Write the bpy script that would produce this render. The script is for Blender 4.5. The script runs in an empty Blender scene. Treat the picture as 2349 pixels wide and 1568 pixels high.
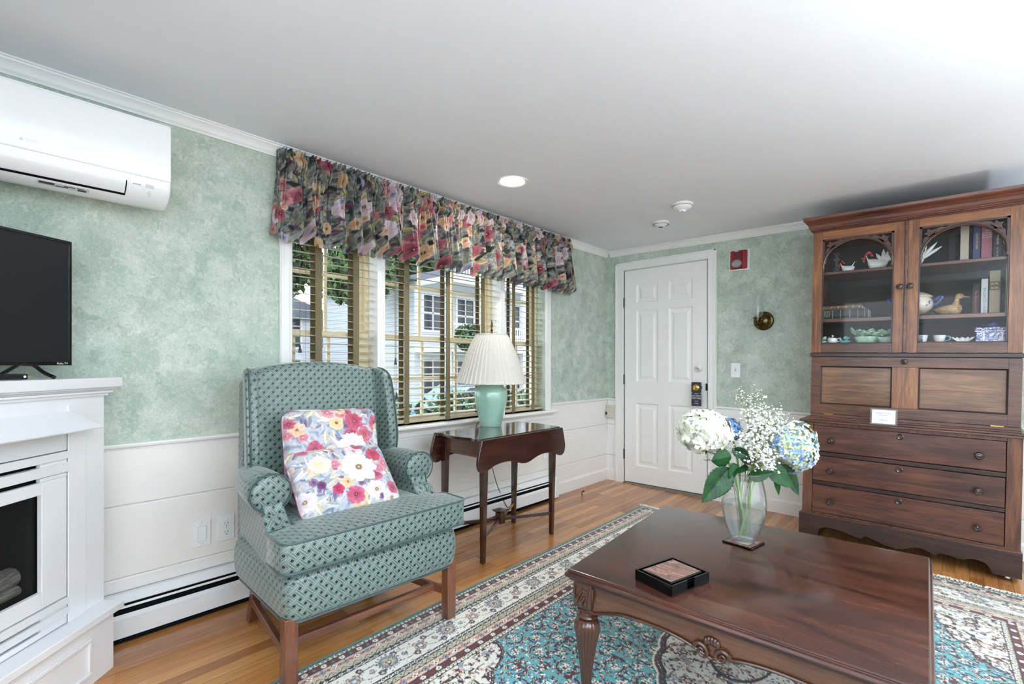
import bpy, math, random
import numpy as np
from mathutils import Matrix, Vector
random.seed(7)
SC = bpy.context.scene
COL = SC.collection
K = 0.018                                   # the old floor falls this much towards +x
TILT = Matrix.Rotation(K, 4, 'Y')
pi = math.pi
def lin(c):
    c = c/255.0
    return c/12.92 if c <= .04045 else ((c+.055)/1.055)**2.4
def rgb(r, g, b): return (lin(r), lin(g), lin(b), 1.0)

# ------------------------------------------------------------------ materials
class NT:
    def __init__(s, name):
        s.m = bpy.data.materials.new(name); s.m.use_nodes = True
        s.t = s.m.node_tree; s.n = s.t.nodes; s.l = s.t.links
        s.p = s.n['Principled BSDF']; s.out = s.n['Material Output']
    def node(s, kind, **k):
        n = s.n.new(kind)
        for a, v in k.items():
            if a.startswith('i_'):
                key = a[2:]; key = int(key) if key.isdigit() else key.replace('_', ' ')
                n.inputs[key].default_value = v
            else: setattr(n, a, v)
        return n
    def link(s, a, b): s.l.new(a, b)
    def math(s, op, a, b=None, c=None):
        n = s.n.new('ShaderNodeMath'); n.operation = op
        for i, v in enumerate((a, b, c)):
            if v is None: continue
            if isinstance(v, (int, float)): n.inputs[i].default_value = v
            else: s.l.new(v, n.inputs[i])
        return n.outputs[0]
    def mix(s, f, a, b, mode='MIX'):
        n = s.n.new('ShaderNodeMix'); n.data_type = 'RGBA'; n.blend_type = mode
        for i, v in ((0, f), (6, a), (7, b)):
            if isinstance(v, (int, float)): n.inputs[i].default_value = v
            elif isinstance(v, tuple): n.inputs[i].default_value = v
            else: s.l.new(v, n.inputs[i])
        return n.outputs[2]
    def ramp(s, f, stops, interp='LINEAR'):
        n = s.n.new('ShaderNodeValToRGB'); n.color_ramp.interpolation = interp
        e = n.color_ramp.elements
        while len(e) < len(stops): e.new(.5)
        for i, (p, c) in enumerate(stops): e[i].position = p; e[i].color = c
        s.l.new(f, n.inputs[0]); return n.outputs[0]
    def coords(s, scale=(1, 1, 1), kind='Object', rot=(0, 0, 0)):
        tc = s.n.new('ShaderNodeTexCoord'); mp = s.n.new('ShaderNodeMapping')
        mp.inputs['Scale'].default_value = scale; mp.inputs['Rotation'].default_value = rot
        s.l.new(tc.outputs[kind], mp.inputs[0]); return mp.outputs[0]
    def noise(s, v, scale, detail=3, rough=.5, dist=0.0):
        n = s.n.new('ShaderNodeTexNoise'); n.inputs['Scale'].default_value = scale
        n.inputs['Detail'].default_value = detail; n.inputs['Roughness'].default_value = rough
        n.inputs['Distortion'].default_value = dist
        s.l.new(v, n.inputs['Vector']); return n.outputs[0]
    def bump(s, h, strength=.2, dist=.002):
        n = s.n.new('ShaderNodeBump'); n.inputs['Strength'].default_value = strength
        n.inputs['Distance'].default_value = dist
        s.l.new(h, n.inputs['Height']); s.l.new(n.outputs[0], s.p.inputs['Normal'])
MATS = {}
def plain(name, col, rough=.5, metal=0.0, coat=0.0, spec=.5, var=.04, scale=30., sheen=0.0, emit=None, es=1.0):
    """One paint / plastic / metal, with a slight procedural unevenness."""
    if name in MATS: return MATS[name]
    t = NT(name); v = t.coords()
    n = t.noise(v, scale, 2)
    c2 = tuple(min(1, x*(1-var)) for x in col[:3])+(1.,)
    c1 = tuple(min(1, x*(1+var)) for x in col[:3])+(1.,)
    t.link(t.ramp(n, [(.3, c1), (.7, c2)]), t.p.inputs['Base Color'])
    t.p.inputs['Roughness'].default_value = rough; t.p.inputs['Metallic'].default_value = metal
    t.p.inputs['Coat Weight'].default_value = coat; t.p.inputs['Coat Roughness'].default_value = .08
    t.p.inputs['Specular IOR Level'].default_value = spec
    t.p.inputs['Sheen Weight'].default_value = sheen
    if emit: t.p.inputs['Emission Color'].default_value = emit; t.p.inputs['Emission Strength'].default_value = es
    MATS[name] = t.m; return t.m
def wood(name, dark, mid, light, axis='x', rough=.35, coat=.2, streak=1.0, gs=1.0, bump=.08):
    """Timber whose grain runs along the given axis."""
    if name in MATS: return MATS[name]
    t = NT(name)
    sc = {'x': (1.2, 14, 14), 'y': (14, 1.2, 14), 'z': (14, 14, 1.2)}[axis]
    v = t.coords(tuple(a*gs for a in sc))
    a = t.noise(v, 2.2, 6, .62, .9)
    fs = {'x': (6, 150, 150), 'y': (150, 6, 150), 'z': (150, 150, 6)}[axis]
    b = t.noise(t.coords(fs), 1.6, 3, .6)
    f = t.math('MULTIPLY_ADD', b, .45*streak, t.math('MULTIPLY', a, 1-.25*streak))
    cl = t.noise(t.coords((1, 1, 1)), 3.2, 2)
    f = t.math('ADD', f, t.math('MULTIPLY_ADD', cl, .35, -.17))
    t.link(t.ramp(f, [(.32, dark), (.55, mid), (.78, light)]), t.p.inputs['Base Color'])
    t.p.inputs['Roughness'].default_value = rough
    t.p.inputs['Coat Weight'].default_value = coat; t.p.inputs['Coat Roughness'].default_value = .12
    t.bump(b, bump, .001)
    MATS[name] = t.m; return t.m
def vcol(name, rough=.8, sheen=.2, bump=0., transl=0., bs=900):
    """A printed or woven cloth: its pattern is stored as colour per point of the cloth."""
    if name in MATS: return MATS[name]
    t = NT(name); a = t.node('ShaderNodeVertexColor', layer_name='Col')
    v = t.coords(); n = t.noise(v, bs, 2)
    c = t.mix(t.math('MULTIPLY', n, .22), a.outputs[0], (.02, .02, .02, 1))
    t.link(c, t.p.inputs['Base Color'])
    t.p.inputs['Roughness'].default_value = rough; t.p.inputs['Sheen Weight'].default_value = sheen
    t.p.inputs['Specular IOR Level'].default_value = .2
    if bump: t.bump(n, bump, .002)
    if transl:
        tr = t.node('ShaderNodeBsdfTranslucent'); t.link(c, tr.inputs[0])
        mx = t.node('ShaderNodeMixShader', i_0=transl)
        t.link(t.p.outputs[0], mx.inputs[1]); t.link(tr.outputs[0], mx.inputs[2]); t.link(mx.outputs[0], t.out.inputs[0])
    MATS[name] = t.m; return t.m
def glass(name, tint=(1, 1, 1, 1), gloss=1.0, rough=.02, edge=0.0, haze=0.0, hz=(.8, .85, .9, 1), ior=1.45):
    """Thin clear pane: what is behind shows through, a mirror reflection lies over it."""
    if name in MATS: return MATS[name]
    t = NT(name); t.n.remove(t.p)
    tr = t.node('ShaderNodeBsdfTransparent'); tr.inputs[0].default_value = tint
    gl = t.node('ShaderNodeBsdfGlossy'); gl.inputs['Roughness'].default_value = rough
    fw_ = t.node('ShaderNodeLayerWeight'); fw_.inputs[0].default_value = .5
    r0 = ((ior-1)/(ior+1))**2
    mx = t.node('ShaderNodeMixShader'); f = t.math('MULTIPLY', t.math('MULTIPLY_ADD', t.math('POWER', fw_.outputs[1], 5.0), 1-r0, r0), gloss)
    last = tr.outputs[0]
    if edge:
        lw = t.node('ShaderNodeLayerWeight'); lw.inputs[0].default_value = .25
        d = t.node('ShaderNodeBsdfDiffuse'); d.inputs[0].default_value = (.5, .55, .57, 1)
        m2 = t.node('ShaderNodeMixShader'); t.link(t.math('MULTIPLY', lw.outputs[1], edge), m2.inputs[0])
        t.link(last, m2.inputs[1]); t.link(d.outputs[0], m2.inputs[2]); last = m2.outputs[0]
    if haze:
        d = t.node('ShaderNodeBsdfDiffuse'); d.inputs[0].default_value = hz
        dt = t.node('ShaderNodeBsdfTranslucent'); dt.inputs[0].default_value = hz
        ad = t.node('ShaderNodeMixShader'); t.link(d.outputs[0], ad.inputs[1]); t.link(dt.outputs[0], ad.inputs[2])
        m3 = t.node('ShaderNodeMixShader', i_0=haze)
        t.link(last, m3.inputs[1]); t.link(ad.outputs[0], m3.inputs[2]); last = m3.outputs[0]
    t.link(f, mx.inputs[0]); t.link(last, mx.inputs[1]); t.link(gl.outputs[0], mx.inputs[2])
    t.link(mx.outputs[0], t.out.inputs[0]); MATS[name] = t.m; return t.m

# ------------------------------------------------------------------ meshes
class MB:
    def __init__(s): s.v = []; s.f = []; s.mi = []; s.m = 0; s.c = None
    def add(s, vs, fs):
        k = len(s.v); s.v += [tuple(p) for p in vs]
        s.f += [tuple(i+k for i in q) for q in fs]; s.mi += [s.m]*len(fs); return s
    def box(s, x0, y0, z0, x1, y1, z1):
        x0, x1 = sorted((x0, x1)); y0, y1 = sorted((y0, y1)); z0, z1 = sorted((z0, z1))
        return s.add([(x0,y0,z0),(x1,y0,z0),(x1,y1,z0),(x0,y1,z0),(x0,y0,z1),(x1,y0,z1),(x1,y1,z1),(x0,y1,z1)],
                     [(0,3,2,1),(4,5,6,7),(0,1,5,4),(1,2,6,5),(2,3,7,6),(3,0,4,7)])
    def cbox(s, c, d, R=None):
        vs = []
        for z in (-1, 1):
            for x, y in ((-1,-1),(1,-1),(1,1),(-1,1)):
                p = Vector((x*d[0]/2, y*d[1]/2, z*d[2]/2))
                if R is not None: p = R @ p
                vs.append(tuple(p+Vector(c)))
        return s.add(vs, [(0,3,2,1),(4,5,6,7),(0,1,5,4),(1,2,6,5),(2,3,7,6),(3,0,4,7)])
    def prism(s, pts, axis, a, b):
        """Outline pts extruded along axis from a to b; pts are the two other coordinates in order."""
        def P(p, t):
            return {'x': (t, p[0], p[1]), 'y': (p[0], t, p[1]), 'z': (p[0], p[1], t)}[axis]
        n = len(pts); ar = sum(pts[i][0]*pts[(i+1)%n][1]-pts[(i+1)%n][0]*pts[i][1] for i in range(n))
        if (ar < 0) != (axis == 'y'): pts = pts[::-1]
        if a > b: a, b = b, a
        vs = [P(p, a) for p in pts]+[P(p, b) for p in pts]
        return s.add(vs, [tuple(range(n))[::-1], tuple(range(n, 2*n))]+[(i, (i+1)%n, n+(i+1)%n, n+i) for i in range(n)])
    def loft(s, rings, cap=True, close=True):
        n = len(rings[0]); vs = [p for r in rings for p in r]; fs = []
        for j in range(len(rings)-1):
            for i in range(n if close else n-1):
                a = j*n+i; b = j*n+(i+1) % n
                fs.append((a, b, b+n, a+n))
        if cap: fs.append(tuple(range(n))[::-1]); fs.append(tuple(range((len(rings)-1)*n, len(rings)*n)))
        return s.add(vs, fs)
    def lathe(s, prof, c=(0, 0, 0), seg=32, axis='z', cap=True, fn=None):
        rings = []
        for r, h in prof:
            ring = []
            for i in range(seg):
                a = 2*pi*i/seg; rr = r*(fn(a, h) if fn else 1)
                p = {'z': (rr*math.cos(a), rr*math.sin(a), h), 'x': (h, rr*math.cos(a), rr*math.sin(a)),
                     'y': (rr*math.sin(a), h, rr*math.cos(a))}[axis]
                ring.append((p[0]+c[0], p[1]+c[1], p[2]+c[2]))
            rings.append(ring)
        return s.loft(rings, cap)
    def tube(s, pts, r, seg=8, closed=False):
        pts = [Vector(p) for p in pts]; n = len(pts); rings = []
        up = Vector((0, 0, 1)); prev = None
        for i, p in enumerate(pts):
            a = pts[(i-1) % n] if (closed or i) else p
            b = pts[(i+1) % n] if (closed or i < n-1) else p
            d = (b-a).normalized() if (b-a).length > 1e-9 else Vector((0, 0, 1))
            if prev is None:
                e = d.cross(up if abs(d.z) < .9 else Vector((1, 0, 0))).normalized()
            else:
                e = (prev-d*prev.dot(d)).normalized()
            prev = e; g = d.cross(e); rr = r[i] if isinstance(r, (list, tuple)) else r
            rings.append([tuple(p+(e*math.cos(2*pi*k/seg)+g*math.sin(2*pi*k/seg))*rr) for k in range(seg)])
        if closed: rings.append(rings[0]); return s.loft(rings, False)
        return s.loft(rings, True)
    def ball(s, c, r, seg=16, rings=10, R=None):
        if isinstance(r, (int, float)): r = (r, r, r)
        rs = []
        for j in range(rings+1):
            t = -pi/2+pi*j/rings; cr = max(math.cos(t), 1e-3)
            ring = []
            for i in range(seg):
                a = 2*pi*i/seg; p = Vector((r[0]*cr*math.cos(a), r[1]*cr*math.sin(a), r[2]*math.sin(t)))
                if R is not None: p = R @ p
                ring.append((p.x+c[0], p.y+c[1], p.z+c[2]))
            rs.append(ring)
        return s.loft(rs, True)
    def grid(s, nu, nv, fn):
        vs = [fn(i/(nu-1), j/(nv-1)) for j in range(nv) for i in range(nu)]
        return s.add(vs, [(j*nu+i, j*nu+i+1, (j+1)*nu+i+1, (j+1)*nu+i) for j in range(nv-1) for i in range(nu-1)])
    def map(s, fn): s.v = [tuple(fn(*p)) for p in s.v]; return s
    def flip(s): s.f = [q[::-1] for q in s.f]; return s
    def build(s, name, mats, parent=None, smooth=False, bevel=0, seg=2, uvbox=False, sub=0, ang=40):
        me = bpy.data.meshes.new(name); me.from_pydata(s.v, [], s.f)
        if not isinstance(mats, (list, tuple)): mats = [mats]
        for m in mats: me.materials.append(m)
        if any(s.mi): me.polygons.foreach_set('material_index', s.mi)
        if s.c is not None:
            ca = me.color_attributes.new('Col', 'FLOAT_COLOR', 'POINT')
            c4 = np.ones((len(s.v), 4), np.float32); c4[:, :3] = s.c
            ca.data.foreach_set('color', c4.ravel())
        if uvbox:
            uv = me.uv_layers.new(name='UVMap'); d = np.zeros(len(me.loops)*2, np.float32)
            for p in me.polygons:
                n = [abs(x) for x in p.normal]; k = n.index(max(n)); a, b = ((1, 2), (0, 2), (0, 1))[k]
                for li in p.loop_indices:
                    co = me.vertices[me.loops[li].vertex_index].co; d[2*li] = co[a]; d[2*li+1] = co[b]
            uv.data.foreach_set('uv', d)
        if smooth:
            me.polygons.foreach_set('use_smooth', [True]*len(me.polygons))
            if not sub: me.set_sharp_from_angle(angle=math.radians(ang))
        me.update()
        o = bpy.data.objects.new(name, me); COL.objects.link(o)
        if parent is not None: o.parent = parent
        if bevel:
            b = o.modifiers.new('bevel', 'BEVEL'); b.width = bevel; b.segments = seg; b.limit_method = 'ANGLE'
            b.angle_limit = math.radians(40)
            if not smooth:
                me.polygons.foreach_set('use_smooth', [True]*len(me.polygons)); b.harden_normals = True
        if sub:
            m = o.modifiers.new('sub', 'SUBSURF'); m.levels = sub; m.render_levels = sub
        return o
def tag(o, label=None, cat=None, group=None, kind=None):
    if label: o['label'] = label
    if cat: o['category'] = cat
    if group: o['group'] = group
    if kind: o['kind'] = kind
    return o
def thing(name, label, cat, loc=(0, 0, 0), rz=0.0, group=None, tilt=False, kind=None):
    o = bpy.data.objects.new(name, None); COL.objects.link(o); o.empty_display_size = .05
    M = Matrix.Translation(loc) @ Matrix.Rotation(rz, 4, 'Z')
    o.matrix_basis = TILT @ M if tilt else M
    return tag(o, label, cat, group, kind)
def struct(name, mb, m, tilt=False, **k):
    o = mb.build(name, m, **k); o['kind'] = 'structure'
    if tilt: o.matrix_basis = TILT
    return o
def clone(root, loc, rz, label, group, tilt=False):
    r = root.copy(); COL.objects.link(r)
    M = Matrix.Translation(loc) @ Matrix.Rotation(rz, 4, 'Z'); r.matrix_basis = TILT @ M if tilt else M
    r['label'] = label; r['group'] = group
    for ch in list(root.children):
        c = ch.copy(); COL.objects.link(c); c.parent = r
        for g in list(ch.children):
            d = g.copy(); COL.objects.link(d); d.parent = c
    return r
FACE = {'+x': Matrix(((0,0,1,0),(1,0,0,0),(0,1,0,0),(0,0,0,1))), '-y': Matrix(((1,0,0,0),(0,0,-1,0),(0,1,0,0),(0,0,0,1))),
        '+z': Matrix.Identity(4)}
def text(s, name, mat, size, loc, face='-y', parent=None, depth=.0004, rot=0.0, align='CENTER', M=None, squeeze=1.0):
    cu = bpy.data.curves.new('txt', 'FONT'); cu.body = s; cu.size = size; cu.extrude = depth
    cu.align_x = align; cu.align_y = 'CENTER'; cu.resolution_u = 2
    to = bpy.data.objects.new('txt', cu)
    me = bpy.data.meshes.new_from_object(to); bpy.data.objects.remove(to)
    X = Matrix.Translation(loc) @ (M if M is not None else FACE[face]) @ Matrix.Rotation(rot, 4, 'Z') @ Matrix.Diagonal((squeeze, 1, 1, 1))
    me.transform(X); me.materials.clear(); me.materials.append(mat); me.name = name
    o = bpy.data.objects.new(name, me); COL.objects.link(o)
    if parent is not None: o.parent = parent
    return o
def smoothcurve(pts, n=6):
    """Catmull-Rom through pts (2D or 3D)."""
    out = []
    P = [pts[0]]+list(pts)+[pts[-1]]
    for i in range(1, len(P)-2):
        for k in range(n):
            t = k/n; q = []
            for d in range(len(pts[0])):
                a, b, c, e = P[i-1][d], P[i][d], P[i+1][d], P[i+2][d]
                q.append(.5*(2*b+(c-a)*t+(2*a-5*b+4*c-e)*t*t+(3*b-a-3*c+e)*t**3))
            out.append(tuple(q))
    out.append(tuple(pts[-1])); return out

# ------------------------------------------------------------------ printed patterns
def hsh(ix, iy, s):
    n = (ix.astype(np.int64)*374761393+iy.astype(np.int64)*668265263+s*974711) & 0x7fffffff
    n = ((n ^ (n >> 13))*1274126177) & 0x7fffffff
    return ((n ^ (n >> 16)) & 0xffff)/65535.0
def vn(x, y, s=0):
    ix = np.floor(x); iy = np.floor(y); fx = x-ix; fy = y-iy
    fx = fx*fx*(3-2*fx); fy = fy*fy*(3-2*fy)
    a = hsh(ix, iy, s); b = hsh(ix+1, iy, s); c = hsh(ix, iy+1, s); d = hsh(ix+1, iy+1, s)
    return (a*(1-fx)+b*fx)*(1-fy)+(c*(1-fx)+d*fx)*fy
def L3(*c): return np.array([lin(v) for v in c])
def floral(U, V, w, h, base, flowers, nflow, seed, leafs=(), nleaf=0, fs=1.0, places=()):
    """Colours of a painterly flower print at the cloth points U, V (metres)."""
    rs = np.random.RandomState(seed)
    wx = U+.02*vn(U*30, V*30, 1); wy = V+.02*vn(U*30, V*30, 2)
    idx = (vn(wx*26, wy*40, 3)*.6+vn(wx*70, wy*45, 4)*.4)
    B = np.array([L3(*c) for c in base]); q = np.clip(((idx-.22)/.56*len(base)), 0, len(base)-1e-3)
    i0 = q.astype(int); C = B[i0]
    C = C*(.86+.28*vn(U*160, V*120, 5))[:, None]
    for k in range(nleaf):                      # brushed leaves
        cx, cy = rs.rand()*w, rs.rand()*h; a = rs.rand()*pi*2; ln = (.018+.03*rs.rand())*fs; wd = ln*(.25+.15*rs.rand())
        dx = U-cx; dy = V-cy; m = (abs(dx) < ln) & (abs(dy) < ln)
        if not m.any(): continue
        x = dx[m]*math.cos(a)+dy[m]*math.sin(a); y = -dx[m]*math.sin(a)+dy[m]*math.cos(a)
        ww = wd*np.clip(1-(x/ln)**2, 0, 1); ins = abs(y) < ww
        col = L3(*leafs[rs.randint(len(leafs))])
        sub = C[m]; sh = .8+.45*(y > 0)-.35*(abs(y) < ww*.1)
        sub[ins] = (col*sh[:, None])[ins]; C[m] = sub
    fl = []
    for k in range(nflow):
        f = flowers[rs.choice(len(flowers), p=[x[3] for x in flowers])]
        fl.append((rs.rand()*w, rs.rand()*h, f[0]*(.75+.5*rs.rand())*fs, f[1], f[2], f[4], f[5]))
    fl += list(places)
    for (cx, cy, R, c1, c2, n, cen) in fl:
        ph = rs.rand()*6.28; dx = U-cx; dy = V-cy; m = (abs(dx) < R*1.1) & (abs(dy) < R*1.1)
        if not m.any(): continue
        x = dx[m]; y = dy[m]*(1+.15*rs.rand()); r = np.hypot(x, y)/R; a = np.arctan2(y, x)+ph
        sd = int(cx*9000+cy*7000) % 9973
        lob = np.abs(np.cos(a*n/2+.6*np.sin(a*2+cx*60)))**.45
        pet = .70+.18*lob+.16*(vn(a*2.2+20, a*0+cx*50, sd)-.5)+.08*(vn(a*9+20, a*0, sd+1)-.5)
        ins = r < pet
        A = L3(*c1); Bc = L3(*c2); t = np.clip(r/pet, 0, 1)
        t2 = np.clip(t*1.1-.15+.7*(vn(x/R*3.2+9, y/R*3.2+9, sd+2)-.5), 0, 1)
        col = Bc[None]*(1-t2)[:, None]+A[None]*t2[:, None]
        ring = np.abs(np.sin(r*7+1.6*np.sin(a*n/2)+3*vn(a*1.5+30, r*3, sd+3)))
        fold_ = np.abs(np.sin(a*n/2+1.4*np.sin(r*5)))
        col = col*(.74+.20*ring**.5+.14*fold_)[:, None]
        dk = (ring < .12) & (t > .25); col[dk] = Bc*.85+A*.1
        line = (np.abs(pet-r) < .035); col[line] = (A*.9)
        if R > .02:
            c0 = r < .15+.04*vn(a*6+9, a*0, sd); col[c0] = L3(*cen)*(.55+.9*vn(x[c0]*500+9, y[c0]*500, 12))[:, None]
            c1_ = r < .05; col[c1_] = L3(225, 205, 150)
        sub = C[m]; sub[ins] = col[ins]; C[m] = sub
    return np.clip(C, 0, 1)
# ------------------------------------------------------------------ shared materials
WHITE = plain('white_paint', rgb(236, 236, 234), .35, coat=.1, var=.015, scale=4)
WARMWHITE = plain('warm_white_paint', rgb(237, 234, 230), .35, coat=.1, var=.015, scale=4)
DOORW = plain('door_paint', rgb(238, 238, 236), .4, var=.01, scale=4)
CEIL = plain('ceiling_paint', rgb(234, 239, 245), .9, spec=.1, var=.01, scale=3)
PLASTIC = plain('white_plastic', rgb(240, 241, 242), .28, coat=.3, var=.005)
PLAST2 = plain('pale_grey_plastic', rgb(205, 207, 212), .4, var=.005)
BLACK = plain('black_plastic', rgb(22, 22, 24), .3, var=.05)
MATTE = plain('matte_black', rgb(14, 14, 15), .8, spec=.1, var=.05)
BRASS = plain('antique_brass', rgb(96, 80, 50), .25, 1.0, var=.12)
GOLD = plain('polished_brass', rgb(225, 180, 95), .15, 1.0, var=.03)
CHROME = plain('chrome', rgb(200, 200, 205), .12, 1.0, var=.02)
INKG = plain('grey_print', rgb(150, 152, 156), .5)
INKD = plain('dark_print', rgb(60, 62, 66), .5)
INKW = plain('white_print', rgb(240, 240, 238), .5)
INKGOLD = plain('gilt_print', rgb(210, 180, 110), .4, .3)
PANE = glass('window_glass', gloss=.8)
SASH = plain('cream_sash_paint', rgb(240, 226, 196), .45, var=.02, scale=5)

def wallpaper():
    t = NT('mottled_green_wallpaper')
    v = t.coords((1, 1, 1))
    d = t.noise(v, 16, 3, .6)
    w = t.node('ShaderNodeMixRGB'); w.inputs[0].default_value = .10
    nz = t.node('ShaderNodeTexNoise'); nz.inputs['Scale'].default_value = 42; t.link(v, nz.inputs[0])
    t.link(v, w.inputs[1]); t.link(nz.outputs['Color'], w.inputs[2])
    a = t.noise(w.outputs[0], 13, 5, .62, .6)
    b = t.noise(w.outputs[0], 34, 6, .72, 2.6)
    c = t.noise(v, 2.6, 3)
    f = t.math('ADD', t.math('MULTIPLY', a, .45), t.math('MULTIPLY', b, .5))
    f = t.math('ADD', f, t.math('MULTIPLY_ADD', c, .18, -.06))
    col = t.ramp(f, [(.36, rgb(134, 154, 142)), (.47, rgb(167, 184, 173)), (.55, rgb(191, 203, 194)), (.66, rgb(222, 229, 219))])
    h = t.noise(v, 1.1, 2)
    col = t.mix(t.math('MULTIPLY', h, .35), col, rgb(190, 192, 168))
    t.link(col, t.p.inputs['Base Color']); t.p.inputs['Roughness'].default_value = .62
    t.p.inputs['Specular IOR Level'].default_value = .3
    return t.m
PAPER = wallpaper()
def floorwood():
    t = NT('honey_strip_flooring')
    v = t.coords((1, 1, 1), rot=(0, 0, pi/2))
    br = t.node('ShaderNodeTexBrick', offset=.37, offset_frequency=2, squash=1.0)
    br.inputs['Scale'].default_value = 1.0; br.inputs['Brick Width'].default_value = .85
    br.inputs['Row Height'].default_value = .057; br.inputs['Mortar Size'].default_value = .0007
    br.inputs['Mortar Smooth'].default_value = .1; br.inputs['Bias'].default_value = 0.0
    br.inputs['Color1'].default_value = (0, 0, 0, 1); br.inputs['Color2'].default_value = (1, 1, 1, 1)
    br.inputs['Mortar'].default_value = (.5, .5, .5, 1)
    wn = t.node('ShaderNodeTexWhiteNoise'); t.link(v, br.inputs[0])
    g = t.noise(t.coords((30, 1.6, 30)), 2.4, 6, .6, .5)
    g2 = t.noise(t.coords((170, 4, 170)), 1.5, 3)
    f = t.math('MULTIPLY_ADD', br.outputs[0], .34, t.math('MULTIPLY_ADD', g, .52, .10))
    f = t.math('ADD', f, t.math('MULTIPLY_ADD', g2, .14, -.06))
    col = t.ramp(f, [(.15, rgb(106, 60, 30)), (.38, rgb(146, 90, 46)), (.62, rgb(186, 126, 70)), (.88, rgb(214, 158, 94))])
    col = t.mix(t.math('MULTIPLY', br.outputs[1], .75), col, rgb(58, 32, 18))
    t.link(col, t.p.inputs['Base Color']); t.p.inputs['Roughness'].default_value = .24
    t.p.inputs['Coat Weight'].default_value = .25; t.p.inputs['Coat Roughness'].default_value = .1
    t.bump(g2, .05, .0006)
    return t.m
FLOORM = floorwood()

# ------------------------------------------------------------------ room shell
XR, YF, HC = 4.7, -5.0, 2.237                # right wall, wall behind the camera, ceiling height
struct('floor', MB().box(-.2, YF-.2, -.1, XR+.2, .2, 0), FLOORM, True)
struct('ceiling', MB().box(-.2, YF-.2, HC, XR+.2, .2, HC+.12), CEIL, True)
WY0, WY1, WZ0, WZ1 = -3.119, -.991, .745, 2.03     # opening of the triple window
w = MB(); w.box(-.16, YF-.16, -.12, 0, WY0, 2.3); w.box(-.16, WY1, -.12, 0, .16, 2.3)
w.box(-.16, WY0, -.12, 0, WY1, WZ0); w.box(-.16, WY0, WZ1, 0, WY1, 2.3)
struct('wall_left', w, PAPER)
w = MB(); w.box(-.0, 0, -.12, .2, .16, 2.3); w.box(.99, 0, -.12, XR+.16, .16, 2.3); w.box(.2, 0, 2.03, .99, .16, 2.3)
w.box(.2, .06, -.12, .99, .16, 2.03)
struct('wall_back', w, PAPER)
# two walls behind the camera, each with a wide window; the right-hand one is added for daylight
w = MB(); w.box(-.16, YF-.16, -.12, 1.35, YF, 2.3); w.box(3.95, YF-.16, -.12, XR+.16, YF, 2.3)
w.box(1.35, YF-.16, -.12, 3.95, YF, .35); w.box(1.35, YF-.16, 2.06, 3.95, YF, 2.3)
struct('wall_front', w, PAPER)
w = MB(); w.box(XR, YF, -.14, XR+.16, -4.4, 2.3); w.box(XR, -1.1, -.14, XR+.16, .16, 2.3)
w.box(XR, -4.4, -.14, XR+.16, -1.1, .3); w.box(XR, -4.4, 2.04, XR+.16, -1.1, 2.3)
struct('wall_right', w, PAPER)
def plain_window(n, x0, x1, y0, y1, z0, z1, along):
    r = thing('window_%d' % n, None, None, ((x0+x1)/2, (y0+y1)/2, z0)); r['kind'] = 'structure'
    cx, cy = (x0+x1)/2, (y0+y1)/2
    f = MB(); g = MB()
    L = (x1-x0) if along == 'x' else (y1-y0); k = 3
    def bar(a0, a1, c0, c1, t=.05):
        if along == 'x': f.box(a0-cx, -t/2, c0-z0, a1-cx, t/2, c1-z0)
        else: f.box(-t/2, a0-cy, c0-z0, t/2, a1-cy, c1-z0)
    s = x0 if along == 'x' else y0
    for i in range(k+1): bar(s+L*i/k-.03, s+L*i/k+.03, z0, z1)
    bar(s, s+L, z0, z0+.06); bar(s, s+L, z1-.06, z1); bar(s, s+L, (z0+z1)/2-.02, (z0+z1)/2+.02)
    if along == 'x': g.box(x0-cx, -.003, 0, x1-cx, .003, z1-z0)
    else: g.box(-.003, y0-cy, 0, .003, y1-cy, z1-z0)
    f.build('frame', WHITE, r); g.build('pane', PANE, r)
plain_window(4, 1.35, 3.95, YF-.1, YF-.06, .35, 2.06, 'x')
plain_window(5, XR+.06, XR+.1, -4.4, -1.1, .3, 2.04, 'y')  # unseen window, added so more sky light pours in

# crown moulding, chair rail, wainscot boards, baseboards
CR = [(0, 2.179), (.008, 2.179), (.010, 2.186), (.014, 2.190), (.017, 2.194), (.019, 2.200), (.024, 2.211), (.033, 2.221),
      (.037, 2.223), (.038, 2.229), (.046, 2.231), (.046, 2.2365), (0, 2.2365)]
struct('trim_1', MB().prism(CR, 'y', YF, 0), WHITE, bevel=.001)
c = MB().prism([(-x, z) for x, z in CR], 'x', .0, XR)
struct('trim_2', c, WHITE, True, bevel=.001)
RL = [(0, .773), (.006, .773), (.008, .779), (.017, .784), (.019, .792), (.016, .798), (0, .799)]
c = MB(); c.prism(RL, 'y', YF, -3.19); c.prism(RL, 'y', -.90, 0)
struct('trim_3', c, WHITE)
c = MB(); c.prism([(-x, z) for x, z in RL], 'x', .0, .105); c.prism([(-x, z-.004) for x, z in RL], 'x', 1.035, XR)
struct('trim_4', c, WHITE, True)
def boards(axis, segs, zs, t=.006):
    m = MB()
    for a, b in segs:
        for z0, z1 in zs:
            if axis == 'y': m.prism([(0, z0), (t-.003, z0), (t, z0+.004), (t, z1-.006), (t-.004, z1), (0, z1)], 'y', a, b)
            else: m.prism([(0, z0), (-t+.003, z0), (-t, z0+.004), (-t, z1-.006), (-t+.004, z1), (0, z1)], 'x', a, b)
    return m
ZS = [(.0, .243), (.246, .541), (.544, .776)]
struct('trim_5', boards('y', [(YF, 0)], [(-.02, .243), (.246, .541)]), WARMWHITE)
m = boards('y', [(YF, -3.196), (-.908, 0)], [(.544, .776)]); m2 = boards('y', [(-3.196, -.908)], [(.544, .658)]); m.add(m2.v, m2.f)
struct('trim_6', m, WARMWHITE)
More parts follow.
